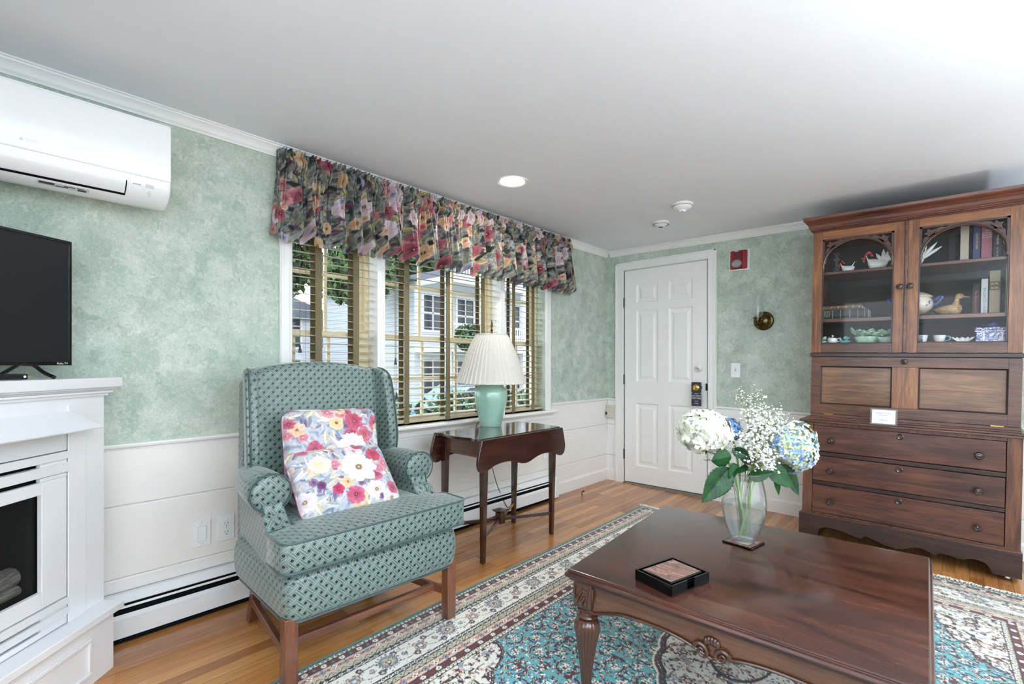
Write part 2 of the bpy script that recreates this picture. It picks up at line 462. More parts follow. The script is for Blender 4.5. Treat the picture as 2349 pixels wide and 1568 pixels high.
struct('trim_7', boards('x', [(.0, .105), (1.035, XR)], ZS), WHITE, True)
BB = [(0, -.02), (.014, -.02), (.014, .092), (.011, .100), (.008, .108), (.008, .114), (0, .114)]
struct('baseboard_left', MB().prism(BB, 'y', -.875, 0), WARMWHITE)
struct('baseboard_back', MB().prism([(-x, z) for x, z in BB], 'x', .0, .11).prism([(-x, z) for x, z in BB], 'x', 1.035, XR), WHITE, True)

# ------------------------------------------------------------------ the triple window
bays = [(-3.119, -2.611), (-2.557, -1.545), (-1.497, -.991)]
cs = MB()
def casing(m, y0, y1, z0, z1):
    m.box(0, y0, z0, .014, y1, z1)
    m.box(.014, y0+.004, z0, .020, y0+.016, z1); m.box(.014, y1-.014, z0, .018, y1-.004, z1)
casing(cs, -3.182, -3.119, WZ0, 2.09); casing(cs, -.991, -.928, WZ0, 2.09)
cs.box(-.1, -2.611, WZ0, .010, -2.557, WZ1); cs.box(-.1, -1.545, WZ0, .010, -1.497, WZ1)
cs.box(0, -3.182, 2.03, .016, -.928, 2.09)
struct('trim_8', cs, WHITE, bevel=.002)
ss = MB().prism([(-.1, .72), (.055, .72), (.062, .728), (.062, .738), (.056, .745), (-.1, .745)], 'y', -3.22, -.885)
ss.prism([(0, .655), (.012, .655), (.012, .668), (.018, .674), (.020, .700), (.030, .712), (.034, .72), (0, .72)], 'y', -3.195, -.91)
struct('trim_9', ss, WHITE)
for i, (y0, y1) in enumerate(bays):
    r = thing('window_%d' % (i+1), None, None, (-.1, (y0+y1)/2, WZ0)); r['kind'] = 'structure'
    yc = (y0+y1)/2; a, b = y0-yc, y1-yc; zz = lambda z: z-WZ0
    fr = MB(); fr.box(-.05, a, 0, 0.01, a+.022, zz(WZ1)); fr.box(-.05, b-.022, 0, .01, b, zz(WZ1)); fr.box(-.05, a, zz(WZ1)-.03, .01, b, zz(WZ1))
    fr.box(-.05, a, 0, .01, b, .012)
    fr.build('frame', SASH, r, bevel=.001)
    nc = (2, 3, 2)[i]
    for nm, z0, z1, xo in (('upper_sash', 1.285, 2.0, -.035), ('lower_sash', .757, 1.315, 0.0)):
        s_ = MB(); A, B = a+.02, b-.02; x0, x1 = xo-.012, xo+.012
        st = .042
        s_.box(x0, A, zz(z0), x1, A+st, zz(z1)); s_.box(x0, B-st, zz(z0), x1, B, zz(z1))
        s_.box(x0, A+st, zz(z0), x1, B-st, zz(z0)+.035); s_.box(x0, A+st, zz(z1)-.035, x1, B-st, zz(z1))
        for k in range(1, nc): yk = A+st+(B-A-2*st)*k/nc; s_.box(x0+.004, yk-.009, zz(z0)+.035, x1-.004, yk+.009, zz(z1)-.035)
        zm = zz((z0+z1)/2); s_.box(x0+.005, A+st, zm-.009, x1-.005, B-st, zm+.009)
        so = s_.build(nm, SASH, r, bevel=.0015)
        MB().box(xo-.002, A+.03, zz(z0)+.02, xo+.002, B-.03, zz(z1)-.02).build('pane', PANE, so)
SLAT = plain('ivory_blind_slats', rgb(176, 166, 138), .45, var=.02, scale=8)
TAPE = plain('taupe_ladder_tape', rgb(116, 106, 82), .9, spec=.1, var=.08, scale=200)
TASS = plain('brown_wooden_tassel', rgb(70, 52, 38), .4)
CORD = plain('taupe_cord', rgb(120, 110, 92), .8)
tapes = [[(-2.963), (-2.737)], [-2.383, -2.043, -1.708], [-1.369, -1.130]]
names = ['ivory horizontal slat blind in the narrow left window behind the armchair',
         'ivory horizontal slat blind in the wide middle window behind the table lamp',
         'ivory horizontal slat blind in the narrow window nearest the white door']
for i, (y0, y1) in enumerate(bays):
    yc = (y0+y1)/2
    r = thing('window_blind', names[i], 'window blind', (-.045, yc, .75), group='slat blinds in the triple window')
    a, b = y0-yc+.006, y1-yc-.006
    MB().box(-.028, a, 1.215, .028, b, 1.275).build('headrail', SLAT, r, bevel=.002)
    sm = MB(); z = .045; n = 0
    ca, sa = math.cos(math.radians(7)), math.sin(math.radians(7))
    while z < 1.20:
        for k in range(1):
            pts = []
            for q in (-1, -.5, 0, .5, 1):
                pts.append((q*.025*ca, z+q*.025*sa*-1+.0015*(1-q*q)))
            top = [(x, zz_+.0028) for x, zz_ in pts][::-1]
            sm.prism(pts+top, 'y', a+.002, b-.002)
        z += .0445
    sm.build('slats', SLAT, r)
    MB().box(-.026, a, .004, .026, b, .026).build('bottom_rail', SLAT, r, bevel=.004)
    for ty in tapes[i]:
        t = MB(); tw = .019
        for xx in (.0295, -.0305):
            t.box(xx, ty-yc-tw, .0, xx+.001, ty-yc+tw, 1.215)
        t.box(-.0305, ty-yc-tw, .0, .0305, ty-yc+tw, .0012)
        t.build('ladder_tape', TAPE, r)
    if i < 2:
        for (cy, z1) in ([(-3.069, .455)] if i == 0 else [(-2.472, .392), (-2.466, .18)]):
            p = MB().tube([(.036, cy-yc, 1.22), (.037, cy-yc, z1+.02)], .0013, 6).build('pull_cord', CORD, r)
            MB().lathe([(.001, z1+.026), (.0045, z1+.024), (.005, z1+.012), (.009, z1-.012), (.0095, z1-.016), (.001, z1-.017)], (.037, cy-yc, 0), 12).build('tassel', TASS, p, smooth=True)
        MB().tube([(.036, a+.075, 1.22), (.037, a+.075, .03)], .0011, 6).build('lift_cord', CORD, r)

# ------------------------------------------------------------------ outside the window
LAWN = plain('dry_lawn', rgb(120, 135, 90), .9, var=.2, scale=6)
SIDE = NT('white_clapboard'); 
_w = SIDE.node('ShaderNodeTexWave', wave_type='BANDS', bands_direction='Z', wave_profile='SAW'); _w.inputs['Scale'].default_value = 1.6
SIDE.link(SIDE.coords(), _w.inputs[0]); SIDE.link(SIDE.ramp(_w.outputs[1], [(0, rgb(96, 100, 112)), (.12, rgb(196, 199, 208)), (1, rgb(186, 190, 200))]), SIDE.p.inputs['Base Color'])
SIDEM = SIDE.m
GREYS = plain('grey_shingle', rgb(98, 102, 112), .9, var=.15, scale=20)
DARKG = plain('dark_house_glass', rgb(38, 46, 60), .15, var=.2, scale=2)
TRIMX = plain('exterior_white_trim', rgb(205, 206, 208), .6)
PAVE = plain('pale_asphalt', rgb(150, 149, 147), .9, var=.08, scale=8)
struct('ground', MB().box(-60, -40, -1.12, -.3, 60, -.9), LAWN)
tag(MB().box(-10.6, -12, -.9, -6.6, 14, -.885).build('driveway', PAVE), 'pale asphalt driveway outside between the lawn and the white houses', 'driveway')
def house(name, label, loc, L, D, H, wm, floors, cols, porch=True, rz=0):
    r = thing(name, label, 'house', loc, rz)
    MB().box(-D, -L/2, 0, 0, L/2, H).build('wall', wm, r)
    MB().prism([(-L/2-.4, H), (L/2+.4, H), (L/2+.4, H+.15), (0, H+1.9), (-L/2-.4, H+.15)], 'x', -D-.3, .3).build('roof', GREYS, r)
    fh = H/floors
    for f in range(floors):
        for c_ in range(cols):
            y = -L/2+L*(c_+.5)/cols; z = f*fh+.75
            fr = MB(); fr.box(0, y-.62, z-.1, .06, y+.62, z); fr.box(0, y-.62, z+1.5, .06, y+.62, z+1.62)
            fr.box(0, y-.62, z, .06, y-.5, z+1.5); fr.box(0, y+.5, z, .06, y+.62, z+1.5); fr.box(0, y-.5, z+.72, .05, y+.5, z+.78); fr.box(0, y-.03, z, .05, y+.03, z+1.5)
            w_ = fr.build('window', TRIMX, r); MB().box(.0, y-.5, z, .02, y+.5, z+1.5).build('pane', DARKG, w_)
        if porch:
            z = (f+1)*fh-.25
            if f < floors:
                d = MB().box(.0, -L/2, z, 2.2, L/2, z+.22).build('porch_deck', TRIMX, r)
                for k in range(6): y = -L/2+.1+(L-.2)*k/5; MB().box(2.0, y-.09, f*fh-.03, 2.18, y+.09, z).build('porch_post', TRIMX, r)
                q = MB(); zb = z+.22; q.box(2.06, -L/2, zb+.85, 2.14, L/2, zb+.93); q.box(2.07, -L/2, zb+.08, 2.12, L/2, zb+.14)
                y = -L/2
                while y < L/2: q.box(2.08, y, zb+.1, 2.11, y+.05, zb+.9); y += .15
                q.build('porch_railing', TRIMX, r)
    return r
house('neighbouring_house', 'large white clapboard house with two railed porches seen through the middle window', (-14.5, 14.3, -.9), 11.6, 8, 5.6, SIDEM, 2, 6)
house('neighbouring_house', 'white cottage with dark panes seen through the narrow left window', (-23.0, 4.5, -.9), 10.0, 6, 4.4, SIDEM, 2, 6, False)
LEAF = [plain('tree_leaf_dark', rgb(40, 62, 40), .7, var=.3, scale=9), plain('tree_leaf_light', rgb(84, 112, 66), .7, var=.3, scale=9)]
BARK = plain('tree_bark', rgb(84, 72, 60), .9, var=.2)
def tree(label, x, y, h, cr, n=1500, name='leafy_tree', trunk=True, z0=-.9, mat=None, cat='tree', ls=.10):
    r = thing(name, label, cat, (x, y, z0), group=None)
    rr = random.Random(int(x*31+y*7)); m = MB()
    for k in range(n):
        a, b, q = rr.random()*2*pi, math.acos(2*rr.random()-1), rr.random()**.4
        lump = 1+.28*math.sin(3*a+x)*math.sin(2*b)
        p = Vector((cr*q*lump*math.sin(b)*math.cos(a), cr*q*lump*math.sin(b)*math.sin(a), h-cr*.85+cr*.9*q*math.cos(b)))
        e = Vector((rr.gauss(0, 1), rr.gauss(0, 1), rr.gauss(0, 1))).normalized()*ls*(.7+.6*rr.random())
        g = e.cross(Vector((rr.gauss(0, 1), rr.gauss(0, 1), rr.gauss(0, 1)))).normalized()*e.length*.55
        m.m = int(rr.random() < .45)
        m.add([tuple(p-e), tuple(p+g), tuple(p+e), tuple(p-g)], [(0, 1, 2, 3)])
    m.build('foliage', LEAF, r)
    if trunk: MB().tube([(0, 0, 0), (.05, .05, h*.35), (0, .1, h*.75)], [cr*.09, cr*.07, cr*.03], 10).build('trunk', BARK, r, smooth=True)
    return r
tree('big leafy tree rising behind the cottage roof at the top of the left window', -32.0, 8.5, 13.0, 3.9, 6000, ls=.34)
tree('leafy tree behind the left end of the cottage outside', -32.5, 1.2, 12.0, 3.2, 4500, ls=.34)
tree('slim tree between the cottage and the large white house outside', -15.5, 6.4, 7.0, 1.5, 4200, ls=.17)
tree('dark tree rising behind the roof of the large white house', -28.0, 18.0, 13.0, 3.6, 4800, ls=.34)
tree('small round bush with light leaves in front of the large porch', -11.4, 8.9, 3.6, .62, 2200, 'garden_bush', True, ls=.075, cat='bush')
tree('low bush on the lawn under the left part of the middle window', -3.4, -.5, 1.65, .62, 2200, 'garden_bush', False, ls=.05, cat='bush')
tree('low bush on the lawn under the right part of the middle window', -3.3, .9, 1.6, .60, 2200, 'garden_bush', False, ls=.05, cat='bush')
tree('low bush on the lawn nearest the door side', -3.4, 2.3, 1.6, .6, 1800, 'garden_bush', False, ls=.05, cat='bush')
def car(loc, rz, label):
    r = thing('parked_car', label, 'car', loc, rz)
    P = plain('blue_car_paint', rgb(120, 150, 190), .25, coat=.6)
    prof = [(-2.1, .35), (2.1, .35), (2.15, .7), (1.9, .85), (1.1, .92), (.55, 1.35), (-.9, 1.4), (-1.6, .98), (-2.1, .9)]
    MB().prism(prof, 'y', -.82, .82).build('body', P, r, bevel=.06)
    g = MB(); g.prism([(1.0, .95), (.52, 1.30), (-.85, 1.34), (-1.45, .98)], 'y', -.835, .835); g.build('side_glass', DARKG, r)
    for x in (-1.35, 1.35):
        for y in (-.8, .8):
            MB().lathe([(.02, -.1), (.33, -.1), (.34, 0), (.33, .1), (.02, .1)], (x, y, .34), 20, 'y').build('wheel', MATTE, r)
    return r
car((-8.7, 6.6, -.885), 1.45, 'pale blue car parked on the driveway outside the middle window')

# ------------------------------------------------------------------ door
r = thing('door_1', None, None, (.2, .03, 0)); r['kind'] = 'structure'
DW = .786; DH = 2.022
sl = MB(); pn = MB()
cols = [(.121, .341), (.441, .661)]; rows = [(.172, .765), (.965, 1.64), (1.71, 1.885)]
xs = [0, cols[0][0], cols[0][1], cols[1][0], cols[1][1], DW]
yb, yf = .0, -.034
def rect(x0, x1, z0, z1): sl.box(x0, yf, z0, x1, yb, z1)
rect(0, cols[0][0], .012, DH); rect(cols[0][1], cols[1][0], .012, DH); rect(cols[1][1], DW, .012, DH)
zz_ = [.012, rows[0][0], rows[0][1], rows[1][0], rows[1][1], rows[2][0], rows[2][1], DH]
for cx0, cx1 in cols:
    for k in (0, 2, 4, 6): rect(cx0, cx1, zz_[k], zz_[k+1])
    for z0, z1 in rows:
        a, b, d = .0, .022, .042
        v = []
        for ins, y in ((0, yf), (.014, yf+.011), (.030, yf+.011), (.052, yf+.003)):
            v.append([(cx0+ins, y, z0+ins), (cx1-ins, y, z0+ins), (cx1-ins, y, z1-ins), (cx0+ins, y, z1-ins)])
        pn.loft(v, False); k0 = len(pn.v)-4; pn.f.append((k0, k0+1, k0+2, k0+3)); pn.mi.append(0)
sl.build('slab', DOORW, r); pn.build('raised_panels', DOORW, r)
for z in (.27, .985, 1.72):
    h = MB().lathe([(.001, z-.047), (.007, z-.047), (.007, z+.047), (.001, z+.047)], (-.006, yf-.004, 0), 10); h.box(-.016, yf-.002, z-.045, .0, yf+.001, z+.045)
    h.build('hinge', BLACK, r)
k = MB().lathe([(.001, -.0), (.030, -.0), (.031, -.006), (.012, -.012), (.011, -.030), (.020, -.036), (.028, -.047), (.028, -.056), (.020, -.064), (.001, -.066)], (.712, yf, .930), 24, 'y')
ko = k.build('knob', GOLD, r, smooth=True)
b = MB().lathe([(.001, 0), (.034, 0), (.033, -.010), (.026, -.014), (.001, -.015)], (.712, yf, 1.093), 24, 'y')
bo = b.build('deadbolt', plain('satin_nickel', rgb(225, 224, 220), .35, .2), r, smooth=True)
MB().cbox((.712, yf-.022, 1.093), (.030, .016, .008), Matrix.Rotation(.5, 3, 'Y')).build('thumb_turn', CHROME, bo, bevel=.002)
MB().box(DW-.012, yf-.003, .905, DW+.004, yf+.002, .965).build('strike_plate', BLACK, r)
# door casing, stop and threshold
def casp(m, x0, x1, z0, z1, hor=False):
    m.box(x0, -.018, z0, x1, 0, z1)
cs = MB(); cs.box(.105, -.020, -.02, .19, 0, 2.105); cs.box(1.0, -.020, -.02, 1.068, 0, 2.105); cs.box(.19, -.020, 2.03, 1.0, 0, 2.105)
for a, b in ((.108, .122), (1.048, 1.064)): cs.box(a, -.027, -.02, b, -.02, 2.105)
cs.box(.108, -.027, 2.09, 1.064, -.02, 2.102)
cs.box(.178, -.026, -.02, .190, -.02, 2.03); cs.box(1.0, -.026, -.02, 1.01, -.02, 2.03); cs.box(.178, -.026, 2.03, 1.01, -.02, 2.042)
cs.box(.19, -.0, -.02, .1985, .06, 2.03); cs.box(.988, 0, -.02, 1.0, .06, 2.03); cs.box(.19, 0, 2.025, 1.0, .06, 2.03)
struct('trim_10', cs, WHITE, bevel=.0015)
struct('trim_11', MB().box(.19, -.022, -.03, 1.0, .06, .006), plain('aluminium_sill', rgb(150, 145, 138), .4, .6))

# ------------------------------------------------------------------ light and camera
W = bpy.data.worlds.new('world'); SC.world = W; W.use_nodes = True
wt = W.node_tree; bg = wt.nodes['Background']
tc = wt.nodes.new('ShaderNodeTexCoord'); sx = wt.nodes.new('ShaderNodeSeparateXYZ'); wt.links.new(tc.outputs['Generated'], sx.inputs[0])
rp = wt.nodes.new('ShaderNodeValToRGB'); e = rp.color_ramp.elements
e[0].position = .0; e[0].color = (.78, .86, .97, 1); e[1].position = .9; e[1].color = (.62, .76, 1, 1)
m_ = e.new(.2); m_.color = (.88, .94, 1, 1)
wt.links.new(sx.outputs[2], rp.inputs[0]); wt.links.new(rp.outputs[0], bg.inputs[0]); bg.inputs[1].default_value = 2.0
def light(name, kind, loc, energy, color=(1, 1, 1), rot=(0, 0, 0), **k):
    l = bpy.data.lights.new(name, kind); l.energy = energy; l.color = color
    for a, v in k.items(): setattr(l, a, v)
    o = bpy.data.objects.new(name, l); COL.objects.link(o); o.location = loc; o.rotation_euler = rot; return o
def portal(name, loc, sx_, sy_, rot):
    o = light(name, 'AREA', loc, 1, rot=rot, shape='RECTANGLE', size=sx_, size_y=sy_); o.data.cycles.is_portal = True; return o
portal('front_window_portal', (2.65, YF-.17, 1.2), 2.6, 1.7, (pi/2, 0, 0))
portal('right_window_portal', (XR+.17, -2.75, 1.17), 1.74, 3.3, (0, pi/2, 0))
portal('left_window_portal', (-.17, -2.05, 1.39), 1.3, 2.14, (0, -pi/2, 0))
s = light('sun', 'SUN', (0, 0, 10), .9, (1, .95, .86), angle=math.radians(1.2))
s.rotation_euler = Vector((-.42, .42, .80)).to_track_quat('Z', 'Y').to_euler()

cd = bpy.data.cameras.new('camera'); cam = bpy.data.objects.new('camera', cd); COL.objects.link(cam)
FPX = 1128.8; nn = math.hypot(FPX, 1016.5)
cd.sensor_width = 36; cd.lens = FPX/2349*36; cd.shift_y = 52.5/2349; cd.clip_start = .05
fw = Vector((-1016.5/nn, FPX/nn, 0)); cam.location = (2.563, -4.251, 1.125)
cam.rotation_euler = fw.to_track_quat('-Z', 'Y').to_euler()
SC.camera = cam
SC.view_settings.view_transform = 'Standard'; SC.view_settings.look = 'None'; SC.view_settings.gamma = 1
SC.view_settings.use_curve_mapping = False; SC.view_settings.exposure = 1.12
SC.cycles.max_bounces = 8; SC.cycles.diffuse_bounces = 5; SC.cycles.glossy_bounces = 4; SC.cycles.transparent_max_bounces = 16
SC.cycles.transmission_bounces = 8; SC.cycles.sample_clamp_indirect = 6; SC.cycles.caustics_reflective = False; SC.cycles.caustics_refractive = False
# ------------------------------------------------------------------ baseboard heater
r = thing('baseboard_heater', 'long white hydronic baseboard heater along the floor under the triple window', 'heater', (0.008, -2.40, 0))
HTR = plain('white_enamel', rgb(232, 233, 235), .35, var=.01)
y0, y1 = -4.03+2.40, -.875+2.40
m = MB(); m.box(0, y0, .02, .004, y1, .190)
m.prism([(0, .190), (.030, .190), (.052, .160), (.050, .157), (.028, .185), (0, .185)], 'y', y0, y1-.05)
m.build('back_plate', HTR, r)
MB().prism([(.050, .022), (.056, .022), (.056, .098), (.046, .113), (.044, .110), (.050, .096)], 'y', y0, y1-.05).build('front_cover', HTR, r)
MB().prism([(.049, .137), (.054, .139), (.050, .147), (.045, .144)], 'y', y0, y1-.05).build('damper_blade', HTR, r)
MB().box(.004, y0, .004, .040, y1-.05, .155).build('fin_element', MATTE, r)
MB().box(0, y1-.06, 0, .060, y1, .172).build('end_cap', HTR, r, bevel=.012, seg=3)
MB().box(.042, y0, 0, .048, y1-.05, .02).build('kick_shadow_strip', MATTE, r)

# ------------------------------------------------------------------ wall switches and sockets
def plate(name, label, cat, loc, face, w=.072, h=.118, mat=None, tilt=False):
    r = thing(name, label, cat, loc, 0, tilt=tilt)
    m = MB()
    if face == '+x': m.box(0, -w/2, -h/2, .006, w/2, h/2)
    else: m.box(-w/2, -.006, -h/2, w/2, 0, h/2)
    m.build('cover_plate', mat or PLASTIC, r, bevel=.002, seg=2); return r
r = plate('light_switch', 'white rocker light switch plate on the wainscot beside the double socket', 'light switch', (.0085, -3.531, .359), '+x')
MB().box(.006, -.018, -.034, .009, .018, .034).build('rocker_frame', PLAST2, r, bevel=.001)
MB().prism([(.008, -.032), (.012, -.032), (.009, .032), (.008, .032)], 'y', -.016, .016).build('rocker', PLASTIC, r)
for z in (-.048, .048): MB().lathe([(.0005, .006), (.003, .006), (.002, .0075)], (0, 0, z), 10, 'x').build('screw', PLAST2, r)
def duplex(r):
    for z in (-.020, .020):
        f = MB().lathe([(.001, .005), (.0165, .005), (.0165, .0085), (.001, .0085)], (0, 0, z), 20, 'x').build('socket', PLASTIC, r)
        g = MB(); g.box(.0085, -.0075, z-.002, .0089, -.0055, z+.008); g.box(.0085, .0055, z-.002, .0089, .0075, z+.007); g.box(.0085, -.002, z-.011, .0089, .002, z-.007)
        g.build('slots', MATTE, f)
    MB().lathe([(.0005, .006), (.003, .006), (.002, .0075)], (0, 0, 0), 10, 'x').build('screw', PLAST2, r)
r = plate('wall_socket', 'white double wall socket on the wainscot between the rocker switch and the armchair', 'socket', (.0085, -3.430, .360), '+x'); duplex(r)
r = plate('wall_socket', 'white double wall socket partly hidden behind the right end of the side table', 'socket', (.0085, -.99, .40), '+x'); duplex(r)
r = plate('light_switch', 'white toggle light switch plate on the green wall under the brass sconce', 'light switch', (1.199, -.001, 1.103), '-y', tilt=True)
MB().box(-.005, -.008, -.012, .005, -.006, .012).build('toggle_slot', PLAST2, r)
MB().cbox((0, -.013, .003), (.006, .016, .007), Matrix.Rotation(.5, 3, 'X')).build('toggle', plain('beige_toggle', rgb(190, 186, 176), .4), r, bevel=.001)
for z in (-.03, .03): MB().lathe([(.0005, -.006), (.003, -.006), (.002, -.0075)], (0, 0, z), 10, 'y').build('screw', PLAST2, r)
r = thing('junction_box', 'small beige plastic box on the wainscot in the corner beside the white door', 'electrical box', (.060, -.007, .669))
BEI = plain('beige_plastic', rgb(200, 196, 180), .5)
MB().box(-.050, -.028, -.060, .046, 0, .060).build('box', BEI, r, bevel=.004)
for z in (-.044, .044): MB().lathe([(.0005, -.028), (.003, -.028), (.002, -.0295)], (-.012, 0, z), 8, 'y').build('screw', INKD, r)
r = thing('door_bumper', 'round dark metal bumper on the wall left of the beige box', 'door bumper', (.0085, -.035, .650))
MB().lathe([(.001, 0), (.014, 0), (.016, .004), (.013, .014), (.001, .018)], (0, 0, 0), 20, 'x').build('dome', plain('dark_nickel', rgb(110, 105, 108), .2, 1.0), r, smooth=True)
r = thing('door_stop', 'tiny dark brass door stop standing on the wood floor near the heater end', 'door stop', (.16, -.676, 0), tilt=True)
MB().tube([(0, 0, 0), (0, 0, .026), (.006, 0, .036), (.016, 0, .038)], [.006, .004, .004, .006], 10).build('post', BRASS, r, smooth=True)
MB().ball((.018, 0, .038), .007, 10, 8).build('rubber_tip', MATTE, r, smooth=True)

# ------------------------------------------------------------------ fire alarm strobe, sconce, ceiling devices
r = thing('fire_alarm', 'red fire alarm strobe on a white plate high on the wall right of the door', 'fire alarm', (1.213, -.001, 2.007), tilt=True)
RED = plain('alarm_red', rgb(140, 12, 26), .35, var=.03); RED2 = plain('alarm_dark_red', rgb(96, 4, 16), .35)
MB().box(-.078, -.004, -.083, .078, 0, .083).build('back_plate', PLASTIC, r, bevel=.001)
MB().box(-.066, -.030, -.076, .064, -.004, .076).build('housing', RED, r, bevel=.008, seg=3)
MB().box(-.038, -.040, -.070, .028, -.028, .062).build('raised_face', RED2, r, bevel=.010, seg=3)
g = MB(); g.ball((-.010, -.040, -.034), (.040, .018, .033), 20, 12); g.build('strobe_lens', glass('strobe_lens', tint=(.9, .92, .95, 1), edge=.8, haze=.55, hz=(.85, .87, .9, 1)), r, smooth=True)
g = MB()
rr = random.Random(3)
for k in range(14): g.cbox((-.010+rr.uniform(-.024, .024), -.047, -.034+rr.uniform(-.018, .018)), (.006, .003, .004), Matrix.Rotation(rr.random()*3, 3, 'Y'))
g.build('lens_facets', CHROME, r)
text('FIRE', 'lettering', INKW, .019, (-.016, -.0305, .0655), parent=r, depth=.0003)
g = MB()
for k in range(4): g.box(.044, -.0306, .02-k*.011, .048, -.030, .024-k*.011)
g.build('sounder_slots', RED2, r)

r = thing('wall_sconce', 'antique brass wall sconce with clear hurricane glass on the green wall', 'wall lamp', (1.405, -.001, 1.500), tilt=True)
MB().lathe([(.001, 0), (.074, 0), (.075, -.006), (.070, -.010), (.068, -.016), (.058, -.020), (.042, -.034), (.022, -.044), (.001, -.046)], (0, 0, 0), 40, 'y').build('backplate', BRASS, r, smooth=True)
MB().tube(smoothcurve([(0, -.035, -.005), (-.004, -.07, -.035), (-.010, -.105, -.045), (-.012, -.125, -.020), (-.012, -.125, .0)], 5), .008, 10).build('arm', BRASS, r, smooth=True)
c_ = (-.012, -.125, 0)
MB().ball((-.012, -.118, -.052), (.010, .014, .016), 12, 8).build('scroll_tip', BRASS, r, smooth=True)
MB().lathe([(.001, -.040), (.008, -.036), (.010, -.028), (.020, -.022), (.026, -.004), (.027, .010), (.034, .013), (.034, .019), (.026, .022), (.001, .022)], c_, 28).build('cup', BRASS, r, smooth=True)
MB().lathe([(.001, .02), (.011, .02), (.011, .11), (.001, .11)], c_, 16).build('candle_sleeve', glass('frosted_sleeve', haze=.45, hz=(.9, .92, .95, 1)), r, smooth=True)
MB().lathe([(.024, .022), (.036, .045), (.041, .075), (.036, .11), (.030, .15), (.031, .18), (.040, .205)], c_, 32, cap=False).build('glass_chimney', glass('hurricane_glass', edge=.7), r, smooth=True)

LED = plain('lamp_diffuser', rgb(255, 255, 255), .5, emit=(1, .97, .92, 1), es=6)
def downlight(x, y, label, group='recessed ceiling lights'):
    r = thing('recessed_downlight', label, 'ceiling light', (x, y, HC), tilt=True, group=group)
    MB().lathe([(.072, .03), (.074, .0), (.078, -.004), (.094, -.006), (.096, 0)], (0, 0, 0), 48, cap=False).flip().build('trim_ring', PLASTIC, r, smooth=True)
    MB().lathe([(.001, -.0008), (.074, -.0008), (.074, .0), (.001, .0)], (0, 0, 0), 40).build('diffuser', LED, r)
    l = light('downlight_lamp', 'AREA', (x, y, HC-.0085), 5, (1, .96, .9), shape='DISK', size=.14)
    l.matrix_basis = TILT @ Matrix.Translation((x, y, HC-.009))
downlight(.545, -2.052, 'round white recessed ceiling light glowing above the table lamp')
def detector(x, y, rad, h, label, big):
    r = thing('smoke_detector', label, 'smoke detector', (x, y, HC), tilt=True)
    MB().lathe([(rad*.95, 0), (rad, -.004), (rad, -.012), (rad*.9, -.016)], (0, 0, 0), 40, cap=False).flip().build('base_ring', PLASTIC, r, smooth=True)
    pr = [(.001, -h), (rad*.30, -h), (rad*.34, -h+.004), (rad*.62, -h+.010), (rad*.88, -h+.022), (rad*.93, -.020), (rad*.88, -.010), (.001, -.010)]
    MB().lathe(pr[::-1], (0, 0, 0), 40).build('body', PLASTIC, r, smooth=True)
    g = MB()
    for k in range(26):
        a = 2*pi*k/26; g.cbox((rad*.925*math.cos(a), rad*.925*math.sin(a), -.019), (.004, rad*.14, .0025), Matrix.Rotation(a, 3, 'Z'))
    g.build('smoke_slots', INKD, r)
    if big:
        MB().lathe([(.001, -h-.009), (rad*.3, -h-.007), (rad*.36, -h+.004), (.001, -h+.004)][::-1], (.0, 0, 0), 24).build('test_button', PLASTIC, r, smooth=True)
        MB().ball((rad*.1, -rad*.25, -h-.006), .006, 10, 6).build('status_lens', CHROME, r, smooth=True)
    else: MB().lathe([(.001, -h-.003), (rad*.27, -h-.003), (rad*.27, -h+.001), (.001, -h+.001)][::-1], (0, 0, 0), 24).build('sensor_cap', INKD, r, smooth=True)
detector(1.150, -1.000, .070, .050, 'larger round white smoke detector on the ceiling nearer the camera', True)
detector(.840, -.672, .063, .036, 'smaller round white smoke detector on the ceiling nearer the door', False)

# ------------------------------------------------------------------ door hanger
r = thing('door_hanger', 'dark navy do-not-disturb sign hanging from the brass door knob', 'door sign', (.912, -.052, .870))
NAVY = plain('navy_card', rgb(44, 50, 64), .4)
m = MB(); W2, y = .043, 0
hole = [(math.cos(a)*.026, .062+math.sin(a)*.026) for a in [2*pi*k/24 for k in range(24)]]
out = []
for a in [2*pi*k/24 for k in range(24)]:
    cx, cz = math.cos(a), math.sin(a); s_ = min(W2/abs(cx) if abs(cx) > 1e-6 else 9, (.045 if cz > 0 else .05)/abs(cz) if abs(cz) > 1e-6 else 9)
    out.append((cx*s_, .062+cz*s_))
rings = [[(x, -.0008, z) for x, z in hole], [(x, -.0008, z) for x, z in out], [(x, .0008, z) for x, z in out], [(x, .0008, z) for x, z in hole], [(x, -.0008, z) for x, z in hole]]
m.loft(rings, False); m.box(-W2, -.0008, -.098, W2, .0008, .012)
m.build('card', NAVY, r)
text('DO NOT', 'lettering', INKW, .020, (0, -.0010, -.012), parent=r, depth=.0002)
text('DISTURB', 'lettering', INKW, .020, (0, -.0010, -.032), parent=r, depth=.0002)
text('- Please -', 'lettering', INKW, .011, (0, -.0010, .008), parent=r, depth=.0002)
text('We are', 'lettering', INKW, .010, (0, -.0010, -.055), parent=r, depth=.0002)
text('resting', 'lettering', INKW, .013, (0, -.0010, -.074), parent=r, depth=.0002)

